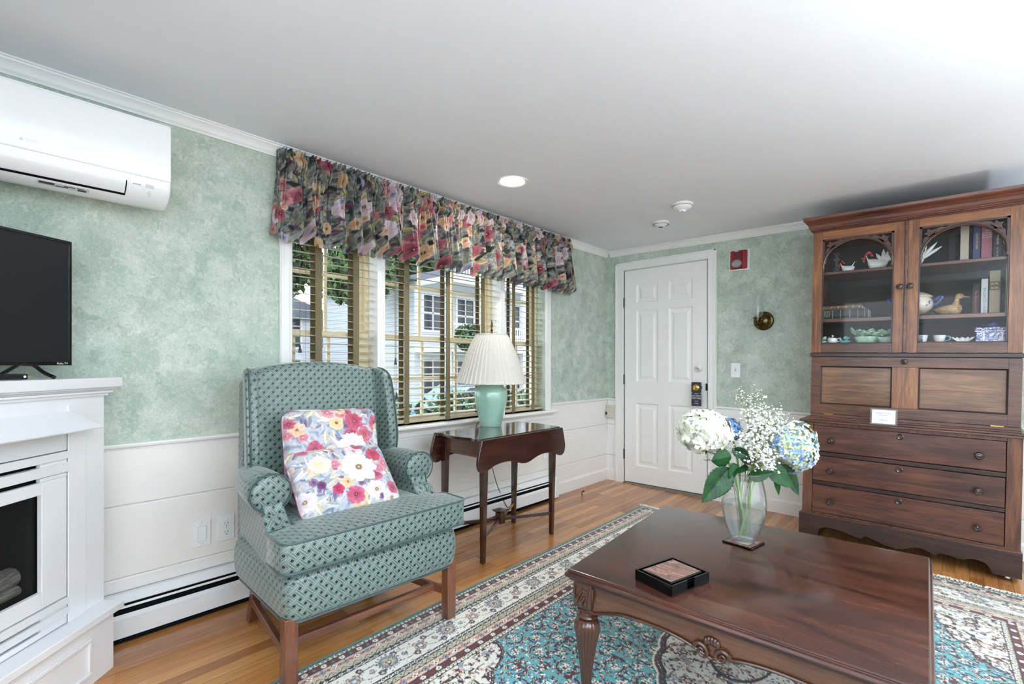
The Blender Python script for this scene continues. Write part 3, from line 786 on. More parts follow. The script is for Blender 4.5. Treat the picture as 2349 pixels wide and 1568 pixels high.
# ------------------------------------------------------------------ air conditioner
ACW = plain('glossy_white_casing', rgb(243, 244, 246), .22, coat=.3, var=.004)
r = thing('air_conditioner', 'white wall-mounted split air conditioner high on the left wall', 'air conditioner', (0, -4.105, 1.73))
b, a = .405, -.405
def sec(pts, y): return [(x, y, z) for x, z in pts]
body = [(.004, .350), (.205, .350), (.232, .338), (.238, .31), (.240, .118), (.238, .090), (.225, .065), (.200, .042), (.165, .028), (.13, .026), (.004, .060)]
rings = [sec(body, a), sec(body, b-.014)]
rings.append([(x*.985+.002, b-.005, .19+(z-.19)*.975) for x, z in body]); rings.append([(x*.94+.004, b, .19+(z-.19)*.92) for x, z in body])
MB().loft(rings).build('casing', ACW, r, smooth=True, ang=50)
fp = [(.2385, .343), (.244, .334), (.246, .31), (.246, .126), (.243, .119), (.238, .119), (.238, .343)]
MB().prism([(.21, .350)]+fp[1:], 'y', a-.001, b-.004).build('front_panel', ACW, r, bevel=.004, seg=3)
lv = smoothcurve([(.2395, .091), (.236, .079), (.224, .0635), (.207, .0485)], 4)
lo = [(x+.005, z+.001) for x, z in lv]
MB().prism(lv+lo[::-1], 'y', a, .258).build('outlet_louver', ACW, r, smooth=True)
sl_ = smoothcurve([(.2395, .0915), (.2365, .077), (.223, .0605), (.2015, .0432)], 4)
MB().prism([(x, z) for x, z in sl_]+[(x+.0015, z+.0003) for x, z in sl_][::-1], 'y', a, .262).build('outlet_shadow_gap', MATTE, r)
AX = Matrix(((0,0,1,0),(1,0,0,0),(0,1,0,0),(0,0,0,1)))
def dia(cy, cz, s_, ang):
    P = [(0, 0), (s_*.5, s_*.29), (0, s_*1.1547*.5*1.0), (-s_*.5, s_*.29)]
    P = [(0, .0), (s_*.5, s_*.866*.5*1.0), (0, s_*.866), (-s_*.5, s_*.866*.5)]
    q = [(p[0]*math.cos(ang)-p[1]*math.sin(ang), p[0]*math.sin(ang)+p[1]*math.cos(ang)) for p in P]
    return [(y+cy, z+cz) for y, z in q]
lg = MB()
for k in range(3): lg.prism(dia(-.022, .1495, .0068, 2*pi*k/3), 'x', .2458, .2463)
lg.build('three_diamond_logo', plain('silver_print', rgb(205, 207, 212), .4), r)
SILV = MATS['silver_print']
text('MITSUBISHI', 'logo_lettering', SILV, .0066, (.2461, -.0125, .1535), '+x', r, .0002, align='LEFT')
text('ELECTRIC', 'logo_lettering', SILV, .0066, (.2461, -.0125, .1465), '+x', r, .0002, align='LEFT')
MX = Matrix.Rotation(.55, 4, 'Y') @ FACE['+x']
text('INVERTER', 'lettering', INKD, .0056, (.2382, .280, .086), None, r, .0002, M=Matrix.Rotation(.30, 4, 'Y') @ FACE['+x'], align='LEFT')
MB().cbox((.2370, .333, .087), (.002, .026, .014), Matrix.Rotation(.25, 3, 'Y')).build('display_window', PLAST2, r)
g = MB()
for k, (dy, w_) in enumerate(((0, .012), (.002, .010), (-.002, .028), (0, .014), (.003, .016))):
    z = .071-k*.0040; x = .2296-k*.0030
    g.cbox((x, .334+dy*.6, z), (.0006, w_*.6, .0011), Matrix.Rotation(.6, 3, 'Y'))
g.build('indicator_labels', INKG, r)
RL_ = Matrix.Rotation(.405, 3, 'Y')
def under(x): return .0278+(.200-x)*-.0  if x < .165 else .028+(x-.165)*.4
MB().cbox((.184, .09, .0349), (.022, .14, .0008), Matrix.Rotation(-.38, 3, 'Y')).build('rating_label', PLAST2, r)
g = MB()
for (x, y, w1, w2) in ((.187, .045, .012, .040), (.181, .085, .004, .034), (.187, .105, .004, .030), (.180, .140, .010, .024), (.189, .135, .003, .02)): g.cbox((x, y, .0342+(x-.184)*.4), (w1, w2, .0009), Matrix.Rotation(-.38, 3, 'Y'))
g.build('rating_print', INKD, r)
HOLE = MB()
for (y, z) in ((-3.655, 1.957), (-3.655-.05, 1.80), (-3.50, 1.76)): pass

# ------------------------------------------------------------------ corner fireplace
FPW = plain('fireplace_white', rgb(236, 236, 238), .3, coat=.15, var=.01, scale=5)
FPM = plain('fireplace_metal_white', rgb(228, 229, 231), .35, var=.01, scale=5)
FG = plain('firebox_black', rgb(12, 12, 12), .6, spec=.3)
P0 = (.222, -3.881); RZ = -pi/4                       # local x runs along the front away from the window wall, y into the room
r = thing('corner_fireplace', 'white corner fireplace with mantel shelf, louvred metal insert and raised hearth plinth', 'fireplace', (P0[0], P0[1], 0), RZ)
LN = 1.25
def clipb(m, x0, y0, z0, x1, y1, z1): m.box(x0, y0, z0, x1, y1, z1)
hearth = MB(); hearth.prism([(0, 0), (LN, 0), (LN, -.327), (.634, -.94), (0, -.308)], 'z', -.03, .206)
ho = hearth.build('hearth_plinth', FPW, r)
p = MB(); pz0, pz1 = .030, .162
def moulding(m, x0, x1, z0, z1, w_=.014, y=0, t=.008):
    for (a0, b0, a1, b1) in ((x0, z0, x1, z0+w_), (x0, z1-w_, x1, z1), (x0, z0+w_, x0+w_, z1-w_), (x1-w_, z0+w_, x1, z1-w_)): m.box(a0, y, b0, a1, y+t, b1)
moulding(p, .107, LN-.107, pz0, pz1); p.build('plinth_moulding', FPW, ho, bevel=.003)
MB().prism([(-.03, .020), (LN+.03, .020), (LN+.03, -.297), (.634, -.94), (-.03, -.278)], 'z', .206, .234).build('hearth_ledge', FPW, r, bevel=.004)
Bk = -.055
x0i, x1i = .141, LN-.141
bd = MB(); bd.box(-.030, Bk-.03, .234, x0i-.02, Bk, 1.012); bd.box(x1i+.02, Bk-.03, .234, LN+.03, Bk, 1.012); bd.box(x0i-.02, Bk-.03, .93, x1i+.02, Bk, 1.012)
Fq = Bk-.03; OUT = [(-.03, Fq), (LN+.03, Fq), (LN+.03, -.297), (.634, -.94), (-.03, -.278)]
bd.prism(OUT, 'z', .234, .37); bd.prism(OUT, 'z', .72, 1.012)
fx = MB(); fx.prism([(-.03, Fq), (.15, Fq), (.15, -.36), (.634, -.42), (.634, -.94), (-.03, -.278)], 'z', .37, .72)
fx.prism([(LN-.15, Fq), (LN+.03, Fq), (LN+.03, -.297), (.634, -.94), (.634, -.42), (LN-.15, -.36)], 'z', .37, .72)
for za, zb_ in ((.370, .376), (.714, .720)): fx.box(.15, -.40, za, LN-.15, Fq, zb_)
fx.build('firebox', FG, r)
so = bd.build('surround', FPW, r, bevel=.002)
for a_, b_ in ((.062, x0i-.004), (x1i+.004, LN-.062)): MB().box(a_, Bk, .234, b_, Bk+.006, .985).build('inner_trim', FPW, r, bevel=.002)
def shelf(z0, z1, o):
    return [(-.03-o, Bk+o), (LN+.03+o, Bk+o), (LN+.03+o, -.297+o), (.634, -.94), (-.03-o, -.278+o)], z0, z1
ms = MB()
for z0, z1, o in ((1.010, 1.020, .010), (1.020, 1.028, .020), (1.028, 1.036, .012), (1.036, 1.042, .030), (1.042, 1.0775, .040)):
    q, a_, b_ = shelf(z0, z1, o); ms.prism(q, 'z', a_, b_)
ms.build('mantel_shelf', FPW, r, bevel=.0035, seg=3)
hd = MB(); hd.prism([(Bk, .966), (Bk+.085, .905), (Bk+.083, .901), (Bk, .940)], 'x', .085, LN-.085)
hd.map(lambda x, y, z: ((x + (.04*(Bk+.085-y)/.085 if x < .5 else -.04*(Bk+.085-y)/.085)), y, z))
hd.build('heat_hood', FPM, r)
ins = MB(); Y1 = Bk-.028
ins.box(x0i-.016, Y1, .234, x1i+.016, Y1+.003, .372); ins.box(x0i-.016, Y1, .715, x1i+.016, Y1+.003, .93); ins.box(x0i-.016, Y1, .372, .23, Y1+.003, .715); ins.box(LN-.23, Y1, .372, x1i+.016, Y1+.003, .715); ins.build('insert_back', FG, r)
fr = MB(); ya, yb = Bk-.012, Bk+.004
def bar(z0, z1, xa=x0i, xb=x1i, y0=ya, y1=yb): fr.box(xa, y0, z0, xb, y1, z1)
bar(.832, .899); fr.build('upper_panel', FPM, r, bevel=.0015); fr = MB()
bar(.803, .829, x0i-.003, x1i+.003, ya, yb+.006); fr.build('louver_bar', FPM, r, bevel=.0015); fr = MB()
bar(.758, .7905, x0i-.003, x1i+.003, ya, yb+.006); bar(.790, .803, x0i, x0i+.10); bar(.790, .803, x1i-.10, x1i); fr.build('louver_bar', FPM, r, bevel=.0015); fr = MB()
bar(.238, .256, x0i, x1i); bar(.255, .268, x0i, x0i+.1); bar(.255, .268, x1i-.1, x1i); fr.build('lower_panel', FPM, r, bevel=.0015); fr = MB()
bar(.268, .292, x0i-.003, x1i+.003, ya, yb+.006); fr.build('louver_bar', FPM, r, bevel=.0015); fr = MB()
bar(.302, .326, x0i-.003, x1i+.003, ya, yb+.006); bar(.292, .3025, x0i, x0i+.1); bar(.292, .3025, x1i-.1, x1i); fr.build('louver_bar', FPM, r, bevel=.0015)
gx0, gx1, gz0, gz1 = .237, LN-.237, .385, .702
dr = MB(); dr.box(x0i, ya, .330, gx0, yb, .742); dr.box(gx1, ya, .330, x1i, yb, .742); dr.box(gx0, ya, .330, gx1, yb, gz0); dr.box(gx0, ya, gz1, gx1, yb, .742)
dr.box(x0i, ya, .742, x0i+.1, yb, .756); dr.box(x1i-.1, ya, .742, x1i, yb, .756)
dr.build('door_frame', FPM, r, bevel=.002)
sc_ = NT('fire_screen_mesh'); w_ = sc_.node('ShaderNodeTexWave', bands_direction='DIAGONAL'); w_.inputs['Scale'].default_value = 120
sc_.link(sc_.coords(), w_.inputs[0]); sc_.link(sc_.ramp(w_.outputs[1], [(0, rgb(8, 8, 8)), (1, rgb(52, 52, 52))]), sc_.p.inputs['Base Color']); sc_.p.inputs['Alpha'].default_value = .28; sc_.p.inputs['Roughness'].default_value = .4
MB().box(gx0-.004, Bk-.020, gz0-.004, gx1+.004, Bk-.018, gz1+.004).build('fire_screen', sc_.m, r)
LOG = wood('charred_log', rgb(54, 52, 50), rgb(150, 144, 136), rgb(225, 218, 208), 'x', .9, 0, gs=2)
def log(name, a_, b_, rad):
    pts = [tuple(a_[i]+(b_[i]-a_[i])*t for i in range(3)) for t in (0, .25, .5, .75, 1)]
    MB().tube(pts, [rad*.8, rad, rad*.95, rad, rad*.7], 12).build(name, LOG, r, smooth=True, ang=60)
# the firebox is cut deeper than the surround front so the logs stand inside it
log('fire_log', (.235, -.150, .435), (.62, -.14, .430), .040)
log('fire_log', (.285, -.185, .500), (.80, -.20, .470), .042)
log('fire_log', (.55, -.13, .50), (.95, -.20, .44), .042)
log('fire_log', (.250, -.118, .398), (.90, -.118, .398), .020)

# ------------------------------------------------------------------ television and the bits on the mantel
SH = 1.0775
ang = math.radians(121)
tdir = (math.cos(ang), math.sin(ang)); r = thing('television', 'black flat screen television on splayed feet standing on the white mantel shelf', 'television', (.159-.40*tdir[0], -3.994-.40*tdir[1], SH), ang)
# local x points away from the camera along the screen, local -y faces the room
SCR = plain('dark_tv_screen', rgb(34, 34, 36), .25, spec=.3, var=.01)
zb, zt = 1.123-SH, 1.574-SH
MB().box(-.40, .0, zb, .40, .035, zt).build('housing', BLACK, r, bevel=.006)
bz = MB(); bz.box(-.40, -.006, zb, .40, .0, zb+.014); bz.box(-.40, -.006, zt-.010, .40, 0, zt); bz.box(-.40, -.006, zb+.014, -.39, 0, zt-.01); bz.box(.39, -.006, zb+.014, .40, 0, zt-.01)
bz.build('bezel', plain('glossy_black', rgb(16, 16, 18), .12, coat=.5), r, bevel=.001)
MB().box(-.39, -.003, zb+.014, .39, .0, zt-.010).build('screen', SCR, r)
text('Roku TV', 'lettering', INKW, .010, (.368, -.0065, zb+.007), parent=r, depth=.0002)
for x in (.262, -.262):
    f = MB().tube(smoothcurve([(x, -.115, .006), (x, -.075, .020), (x, -.030, .046), (x, -.002, zb+.004), (x, .03, zb+.004), (x, .055, .040), (x, .105, .018), (x, .14, .006)], 5), .0065, 10)
    f.build('foot', MATS['glossy_black'], r, smooth=True)
r = thing('media_box', 'small black streaming box beside the television foot', 'media player', (.30, -4.17, SH), ang)
MB().box(-.045, -.035, 0, .045, .035, .018).build('casing', BLACK, r, bevel=.003)
MB().lathe([(.001, -.0358), (.004, -.0358), (.004, -.034), (.001, -.034)], (.035, 0, .009), 12, 'y').build('indicator', INKW, r)
r = thing('driftwood_board', 'flat pale driftwood piece lying on the mantel behind the television foot', 'driftwood', (.125, -4.20, SH), math.radians(118))
MB().loft([[(x, -w_, .0), (x, w_, 0), (x, w_*.9, h), (x, -w_*.9, h*.8)] for x, w_, h in ((-.14, .02, .010), (-.10, .035, .013), (0, .038, .014), (.06, .034, .014), (.10, .028, .010), (.125, .012, .007))]).build('plank', wood('pale_driftwood', rgb(150, 140, 115), rgb(190, 182, 158), rgb(214, 208, 186), 'x', .8, 0), r, bevel=.002)

# ------------------------------------------------------------------ wing armchair
def weave():
    t = NT('green_basketweave_fabric')
    uv = t.node('ShaderNodeUVMap', uv_map='UVMap'); mp = t.node('ShaderNodeMapping')
    P = .0265; mp.inputs['Rotation'].default_value = (0, 0, pi/4); mp.inputs['Scale'].default_value = (1/P, 1/P, 1)
    t.link(uv.outputs[0], mp.inputs[0])
    s = t.node('ShaderNodeSeparateXYZ'); t.link(mp.outputs[0], s.inputs[0])
    a, b = s.outputs[0], s.outputs[1]
    fa, fb = t.math('FRACT', a), t.math('FRACT', b)
    H = .39
    ga, gb = t.math('LESS_THAN', fa, H), t.math('LESS_THAN', fb, H)
    hole = t.math('MULTIPLY', ga, gb)
    par = t.math('FLOORED_MODULO', t.math('ADD', t.math('FLOOR', a), t.math('FLOOR', b)), 2.0)
    par = t.math('GREATER_THAN', par, .5)
    # strip running along a is on top where ga, or where neither gap and parity
    nn_ = t.math('MULTIPLY', t.math('SUBTRACT', 1.0, ga), t.math('SUBTRACT', 1.0, gb))
    topa = t.math('ADD', ga, t.math('MULTIPLY', nn_, par)); topa = t.math('MINIMUM', topa, 1.0)
    def lines(f):
        x = t.math('DIVIDE', t.math('SUBTRACT', f, H), 1-H)        # 0..1 across strip
        d = t.math('ABSOLUTE', t.math('SUBTRACT', t.math('FRACT', t.math('ADD', t.math('MULTIPLY', x, 2.0), .5)), .5))
        return t.math('LESS_THAN', d, .085)
    la, lb = lines(fb), lines(fa)
    ln_ = t.math('ADD', t.math('MULTIPLY', la, topa), t.math('MULTIPLY', lb, t.math('SUBTRACT', 1.0, topa)))
    base = t.mix(topa, rgb(106, 126, 120), rgb(88, 108, 104))
    col = t.mix(ln_, base, rgb(164, 178, 168))
    big = t.noise(t.coords(), 6, 2)
    col = t.mix(hole, col, rgb(10, 28, 34))
    th = t.noise(t.coords(), 700, 2)
    col = t.mix(t.math('MULTIPLY', th, .22), col, rgb(30, 44, 44))
    t.link(col, t.p.inputs['Base Color']); t.p.inputs['Roughness'].default_value = .40
    t.p.inputs['Sheen Weight'].default_value = .35; t.p.inputs['Sheen Roughness'].default_value = .4; t.p.inputs['Specular IOR Level'].default_value = .55
    t.bump(t.math('SUBTRACT', 1.0, t.math('MAXIMUM', hole, t.math('MULTIPLY', ln_, .5))), .25, .001)
    return t.m
WV = weave()
PIP = plain('dark_green_piping', rgb(46, 68, 68), .5, var=.2, scale=200, sheen=.3)
CHW = wood('chair_leg_mahogany', rgb(52, 26, 18), rgb(92, 52, 36), rgb(130, 80, 56), 'z', .28, .4)
CHX = wood('chair_rail_mahogany', rgb(52, 26, 18), rgb(98, 56, 38), rgb(134, 84, 58), 'y', .28, .4)
CHS = wood('chair_side_mahogany', rgb(52, 26, 18), rgb(92, 52, 36), rgb(130, 80, 56), 'x', .28, .4)
chair = thing('wing_armchair', 'green basketweave wing armchair with dark wood legs in front of the window', 'armchair', (.8835, -3.153, 0), math.radians(-2.2), tilt=True)
r = chair
for sy in (-1, 1):
    y = sy*.350
    MB().loft([[(-.022-h, y-h, z), (-.022+h, y-h, z), (-.022+h, y+h, z), (-.022-h, y+h, z)] for h, z in ((.0205, .0106), (.0235, .0146), (.0235, .27))]).build('leg', CHW, r, bevel=.004)
    MB().loft([[(x-.02, y2-.019, z), (x+.02, y2-.019, z), (x+.02, y2+.019, z), (x-.02, y2+.019, z)] for x, y2, z in ((-.622, sy*.275, 0), (-.585, sy*.275, .10), (-.535, sy*.285, .20), (-.510, sy*.290, .30))]).build('leg', CHW, r, bevel=.003)
    MB().loft([[(x, yy-.011, z-.016), (x, yy+.011, z-.016), (x, yy+.011, z+.016), (x, yy-.011, z+.016)] for x, yy, z in ((-.04, sy*.348, .125), (-.60, sy*.280, .105))]).build('stretcher', CHS, r, bevel=.003)
MB().box(-.130, -.345, .108, -.106, .345, .138).build('stretcher', CHX, r, bevel=.003)
MB().box(-.600, -.27, .10, -.578, .27, .128).build('stretcher', CHX, r, bevel=.003)
# seat rail: upholstered front, slightly full
s_ = MB(); n = 14; rings = []
for k in range(n+1):
    z = .252+.176*k/n; f = math.sin(pi*k/n)
    bx = .006+.012*f; by = .366+.012*f
    ins = .012 if k == 0 else .030 if k == n else .012 if k == n-1 else 0
    ring = []
    for (cx, cy) in ((-.045, -1), (-.045, 1)):
        pass
    pts = [(-.52, -by+ins)]
    for q in range(7):
        a = -pi/2+pi/2*q/6; pts.append((bx-ins-.045+.045*math.cos(a), -by+ins+.045+.045*math.sin(a)))
    for q in range(7):
        a = pi/2*q/6; pts.append((bx-ins-.045+.045*math.cos(a), by-ins-.045+.045*math.sin(a)))
    pts.append((-.52, by-ins))
    rings.append([(x, y, z) for x, y in pts])
s_.loft(rings); s_.build('seat_rail', WV, r, smooth=True, uvbox=True, ang=60)
MB().tube([(-.5, -.362, .252), (-.05, -.365, .252), (-.010, -.352, .252), (.002, -.325, .252), (.004, 0, .252), (.002, .325, .252), (-.010, .352, .252), (-.05, .365, .252), (-.5, .362, .252)], .0045, 8).build('piping', PIP, r, smooth=True)
# T shaped seat cushion
def tcush(ins, z):
    P = [(-.52, -.285), (-.150, -.285), (-.135, -.30), (-.125, -.385), (-.11, -.398), (.015, -.398), (.034, -.385), (.040, -.36), (.044, 0), (.040, .36), (.034, .385), (.015, .398), (-.11, .398), (-.125, .385), (-.135, .30), (-.150, .285), (-.52, .285)]
    return [(x-(ins if x > -.1 else -ins if x < -.5 else 0), y-math.copysign(ins, y) if y else 0, z) for x, y in P]
def crown(x, y): return .012*max(0, 1-(y/.4)**2)*max(0, 1-((x+.22)/.32)**2)
cu = MB(); cu.loft([tcush(.012, .436), tcush(.003, .441), tcush(0, .450), tcush(-.004, .49), tcush(0, .534), tcush(.003, .543)], cap=False)
b0 = tcush(.012, .436); 
cu.add(b0, [tuple(range(len(b0)))[::-1]])
k0 = len(cu.v); NX, NY = 14, 20; tp = tcush(.003, .543)
cu.add(tp, [tuple(range(len(tp)))])
co = cu.build('seat_cushion', WV, r, smooth=True, uvbox=True, ang=50)
tg = MB(); tg.grid(24, 16, lambda u, v: ((-.52+.56*v), (u*2-1)*(.39 if -.52+.56*v > -.115 else .283), .5435+.02*max(0, 1-(u*2-1)**4)*max(0, 1-(v*2-1)**4)))
tg.build('cushion_top', WV, co, smooth=True, uvbox=True, ang=80)
for z in (.441, .543):
    q = tcush(-.001, z)
    MB().tube(q, .0042, 6, closed=True).build('piping', PIP, co, smooth=True)
# arms
for sy, nm in ((-1, 'left'), (1, 'right')):
    yc = sy*.336; cz = .652; R = .073
    rings = []
    for x, q, dy, dz in ((-.60, .62, -.03, .0), (-.52, .82, -.018, .0), (-.42, .93, -.008, .002), (-.32, 1.0, 0, .003), (-.262, 1.02, .0, .0), (-.246, .98, 0, 0), (-.236, .86, 0, 0), (-.231, .6, 0, 0), (-.229, .2, 0, 0)):
        ring = []
        for i in range(24):
            a = 2*pi*i/24
            ring.append((x, yc+sy*dy+R*q*1.05*math.cos(a), cz+dz+R*q*math.sin(a)))
        rings.append(ring)
    am = MB().loft(rings); ao = am.build('arm_roll', WV, r, smooth=True, uvbox=True, ang=70)
    prof = [(-.58, .30), (-.05, .30), (-.048, .40), (-.060, .47), (-.085, .505), (-.14, .53), (-.19, .555), (-.225, .59), (-.238, .63), (-.242, .66), (-.58, .66)]
    prof = [prof[0]]+smoothcurve(prof[1:10], 3)+[prof[10]]
    def warp(x, y, z, sy=sy):
        t_ = min(1, max(0, (z-.40)/.26)); flare = .018*t_*t_
        back = max(0, (-x-.35))*.16*sy
        return (x, y+sy*flare-back, z)
    pm = MB(); pm.prism(prof, 'y', sy*.280, sy*.360); pm.map(warp)
    po = pm.build('arm_panel', WV, r, bevel=.022, seg=4, uvbox=True)
    q = [( -.0, sy*.385, .3)]
    MB().tube([warp(*p) for p in [(x+.002, sy*.357, z) for x, z in smoothcurve([(-.055, .45), (-.085, .500), (-.14, .527), (-.19, .552), (-.225, .588), (-.238, .62)], 4)]], .004, 6).build('piping', PIP, po, smooth=True)
    MB().tube([(-.236, yc+R*.99*1.05*math.cos(a), cz+R*.99*math.sin(a)) for a in [2*pi*k/28 for k in range(28)]], .0036, 6, closed=True).build('piping', PIP, ao, smooth=True)
    # outer side of the chair body
    sd = MB(); sd.prism([(-.55, .258), (-.10, .258), (-.085, .30), (-.085, .43), (-.12, .50), (-.20, .58), (-.58, .60)], 'y', sy*.335, sy*.372); sd.map(warp)
    sd.build('side_panel', WV, r, bevel=.012, seg=3, uvbox=True)
    # wing
    wp = smoothcurve([(-.66, 1.085), (-.60, 1.112), (-.545, 1.112), (-.500, 1.085), (-.478, 1.03), (-.462, .95), (-.448, .86), (-.440, .78), (-.446, .71), (-.452, .66)], 3)
    wp = wp+[(-.60, .64)]
    def wwarp(x, y, z, sy=sy):
        f = (x+.66)/.22
        th = (abs(y)-.30)/.055
        yy = .258+.050*f+th*(.048+.006*f)
        lean = (z-.66)*-.02
        return (x+lean, sy*(yy-.012*(1.1-z)), z)
    wm = MB(); wm.prism(wp, 'y', sy*.300, sy*.355); wm.map(wwarp)
    wo = wm.build('wing', WV, r, bevel=.020, seg=4, uvbox=True)
    MB().tube([wwarp(x+.004, sy*.338, z) for x, z in wp[4:-3]], .0038, 6).build('piping', PIP, wo, smooth=True)
# backrest
bk = MB()
pts = [(-.300, .45), (.300, .45)]
top = smoothcurve([(.300, 1.075), (.270, 1.110), (.18, 1.133), (0, 1.146), (-.18, 1.133), (-.270, 1.110), (-.300, 1.075)], 3)
bk.prism(pts+top, 'x', -.63, -.50)
bk.map(lambda x, y, z: (x-.11*(z-.55)+.0*(y), y, z))
bo_ = bk.build('backrest', WV, r, bevel=.03, seg=5, uvbox=True)
BZ = MB(); BZ.prism([(-.33, .26), (.33, .26), (.30, 1.06), (-.30, 1.06)], 'x', -.69, -.60); BZ.map(lambda x, y, z: (x-.10*max(0, z-.5)+.0+(.03 if z < .5 else 0), y, z)); BZ.build('outside_back', WV, r, bevel=.02, seg=3, uvbox=True)

# ------------------------------------------------------------------ floral pillows
FLC = [  # radius, outer colour, inner colour, probability, petals, centre
    (.052, (240, 232, 238), (222, 204, 218), .14, 7, (150, 128, 96)), (.044, (208, 118, 140), (158, 62, 92), .18, 6, (120, 50, 66)),
    (.038, (234, 208, 172), (222, 172, 134), .20, 6, (140, 80, 60)), (.034, (224, 160, 172), (190, 96, 122), .16, 5, (220, 180, 150)),
    (.026, (238, 220, 208), (228, 186, 160), .16, 5, (160, 100, 70)), (.022, (156, 128, 160), (110, 80, 116), .16, 4, (80, 56, 86))]
LVC = [(226, 214, 180), (172, 180, 194), (136, 146, 168), (206, 206, 202), (184, 186, 184), (130, 110, 140), (216, 206, 214), (156, 164, 174)]
def pillow(name, label, w_, h_, T, M, seed, places):
    N = 150
    r = thing(name, label, 'pillow', (0, 0, 0), group='floral pillows on the armchair'); r.matrix_basis = TILT @ chair_M @ M
    def pos(u, v, s):
        x, y = u*2-1, v*2-1
        e = max(0, (1-abs(x)**3.2)*(1-abs(y)**3.2))**.52
        pin = 1-.05*(1-abs(x)**2)*abs(y)**6
        px_ = x*w_/2*(1-.035*(1-x*x*0)*(1-abs(y)**2)*abs(x)**4); py_ = y*h_/2*(1-.03*(1-abs(x)**2)*abs(y)**4)
        cr = 1-.10*(abs(x)*abs(y))**8
        return (px_*cr, py_*cr, s*T/2*e)
    def col(sd):
        u = np.tile(np.linspace(0, 1, N), N); v = np.repeat(np.linspace(0, 1, N), N)
        return floral(u*w_, v*h_, w_, h_, [(146, 150, 164), (168, 174, 188), (184, 190, 202), (198, 198, 208), (192, 192, 190), (216, 206, 202), (174, 168, 186)], FLC, 30, sd, LVC, 150, .85, places)
    m = MB(); m.grid(N, N, lambda u, v: pos(u, v, 1)); m.c = col(seed)
    m.build('front_cover', vcol('floral_pillow_print', .75, .25), r, smooth=True, ang=180)
    m = MB(); m.grid(40, 40, lambda u, v: pos(u, v, -1)); m.flip()
    u = np.tile(np.linspace(0, 1, 40), 40); v = np.repeat(np.linspace(0, 1, 40), 40)
    m.c = floral(u*w_, v*h_, w_, h_, [(150, 156, 172), (196, 204, 216), (232, 222, 214)], FLC, 14, seed+9, LVC, 40)
    m.build('back_cover', MATS['floral_pillow_print'], r, smooth=True, ang=180)
    ed = [pos(t, 0, 0) for t in np.linspace(0, 1, 24)][:-1]+[pos(1, t, 0) for t in np.linspace(0, 1, 18)][:-1]+[pos(t, 1, 0) for t in np.linspace(1, 0, 24)][:-1]+[pos(0, t, 0) for t in np.linspace(1, 0, 18)][:-1]
    p = MB(); p.tube(ed, .0045, 8, closed=True); vs = np.array(p.v)
    p.c = floral(vs[:, 0]+.3, vs[:, 1]+.3, .6, .6, [(226, 214, 220), (196, 150, 164), (150, 90, 100)], FLC, 5, 4)
    p.build('piping', MATS['floral_pillow_print'], r, smooth=True)
    return r
chair_M = Matrix.Translation((.8835, -3.153, 0)) @ Matrix.Rotation(math.radians(-2.2), 4, 'Z')
# pillow frame: local x to viewer right (+Y of chair), local y up the pillow, local z towards the viewer
def pm_(cx, cy, cz, lean, roll):
    B = Matrix(((0, 0, 1, 0), (1, 0, 0, 0), (0, 1, 0, 0), (0, 0, 0, 1)))
    return Matrix.Translation((cx, cy, cz)) @ B @ Matrix.Rotation(-lean, 4, 'X') @ Matrix.Rotation(roll, 4, 'Z')
W1 = ((240, 234, 240), (226, 214, 226))
pillow('throw_pillow', 'floral pillow standing behind, leaning on the back of the green armchair', .44, .40, .13, pm_(-.388, -.016, .740, math.radians(14), math.radians(-2)), 5,
       [(.30, .335, .050, (204, 104, 126), (160, 56, 86), 7, (150, 50, 70)), (.345, .27, .045, (214, 134, 148), (176, 76, 100), 6, (150, 50, 70)), (.215, .330, .040, (246, 218, 180), (236, 190, 140), 6, (120, 50, 50)), (.275, .215, .082)+W1+(9, (140, 118, 84)), (.145, .180, .030, (224, 120, 146), (180, 50, 80), 5, (120, 40, 60))])
pillow('throw_pillow', 'floral pillow lying in front, on the seat cushion of the green armchair', .44, .32, .13, pm_(-.252, -.034, .650, math.radians(44), math.radians(-1)), 12,
       [(.265, .175, .090)+W1+(9, (140, 118, 84)), (.11, .215, .055, (250, 240, 226), (244, 214, 180), 11, (240, 214, 180)), (.36, .235, .042, (206, 86, 112), (160, 36, 72), 6, (120, 40, 60)), (.30, .29, .025, (200, 70, 96), (150, 30, 60), 5, (120, 40, 60)), (.215, .055, .048, (212, 116, 142), (168, 60, 94), 7, (120, 40, 60)), (.15, .09, .03, (204, 70, 110), (150, 30, 70), 5, (120, 40, 60)), (.09, .12, .022, (130, 84, 130), (90, 50, 90), 4, (80, 50, 80))])

# ------------------------------------------------------------------ drop-leaf side table
DW_ = wood('dark_mahogany_x', rgb(20, 10, 9), rgb(44, 22, 18), rgb(74, 40, 30), 'x', .14, .8)
DWY = wood('dark_mahogany_y', rgb(20, 10, 9), rgb(44, 22, 18), rgb(74, 40, 30), 'y', .14, .8)
DWZ = wood('dark_mahogany_z', rgb(20, 10, 9), rgb(46, 24, 19), rgb(76, 42, 32), 'z', .16, .6)
APR = wood('mahogany_apron', rgb(50, 24, 18), rgb(84, 46, 34), rgb(112, 66, 46), 'x', .22, .5)
r = thing('side_table', 'dark mahogany drop-leaf side table under the window with crossed stretchers', 'side table', (.388, -1.952, 0), math.radians(.6), tilt=True)
hx, hy = .190, .388
ends = []
def endcurve(s):
    P = [(-hx, s*(hy-.012)), (-hx*.86, s*(hy+.006)), (-hx*.62, s*(hy-.004)), (-hx*.3, s*(hy+.012)), (0, s*(hy+.018)), (hx*.3, s*(hy+.012)), (hx*.62, s*(hy-.004)), (hx*.86, s*(hy+.006)), (hx, s*(hy-.012))]
    return smoothcurve(P, 4)
ol = endcurve(-1)+endcurve(1)[::-1]
MB().prism(ol, 'z', .702, .720).build('table_top', DWY, r, bevel=.004, seg=3)
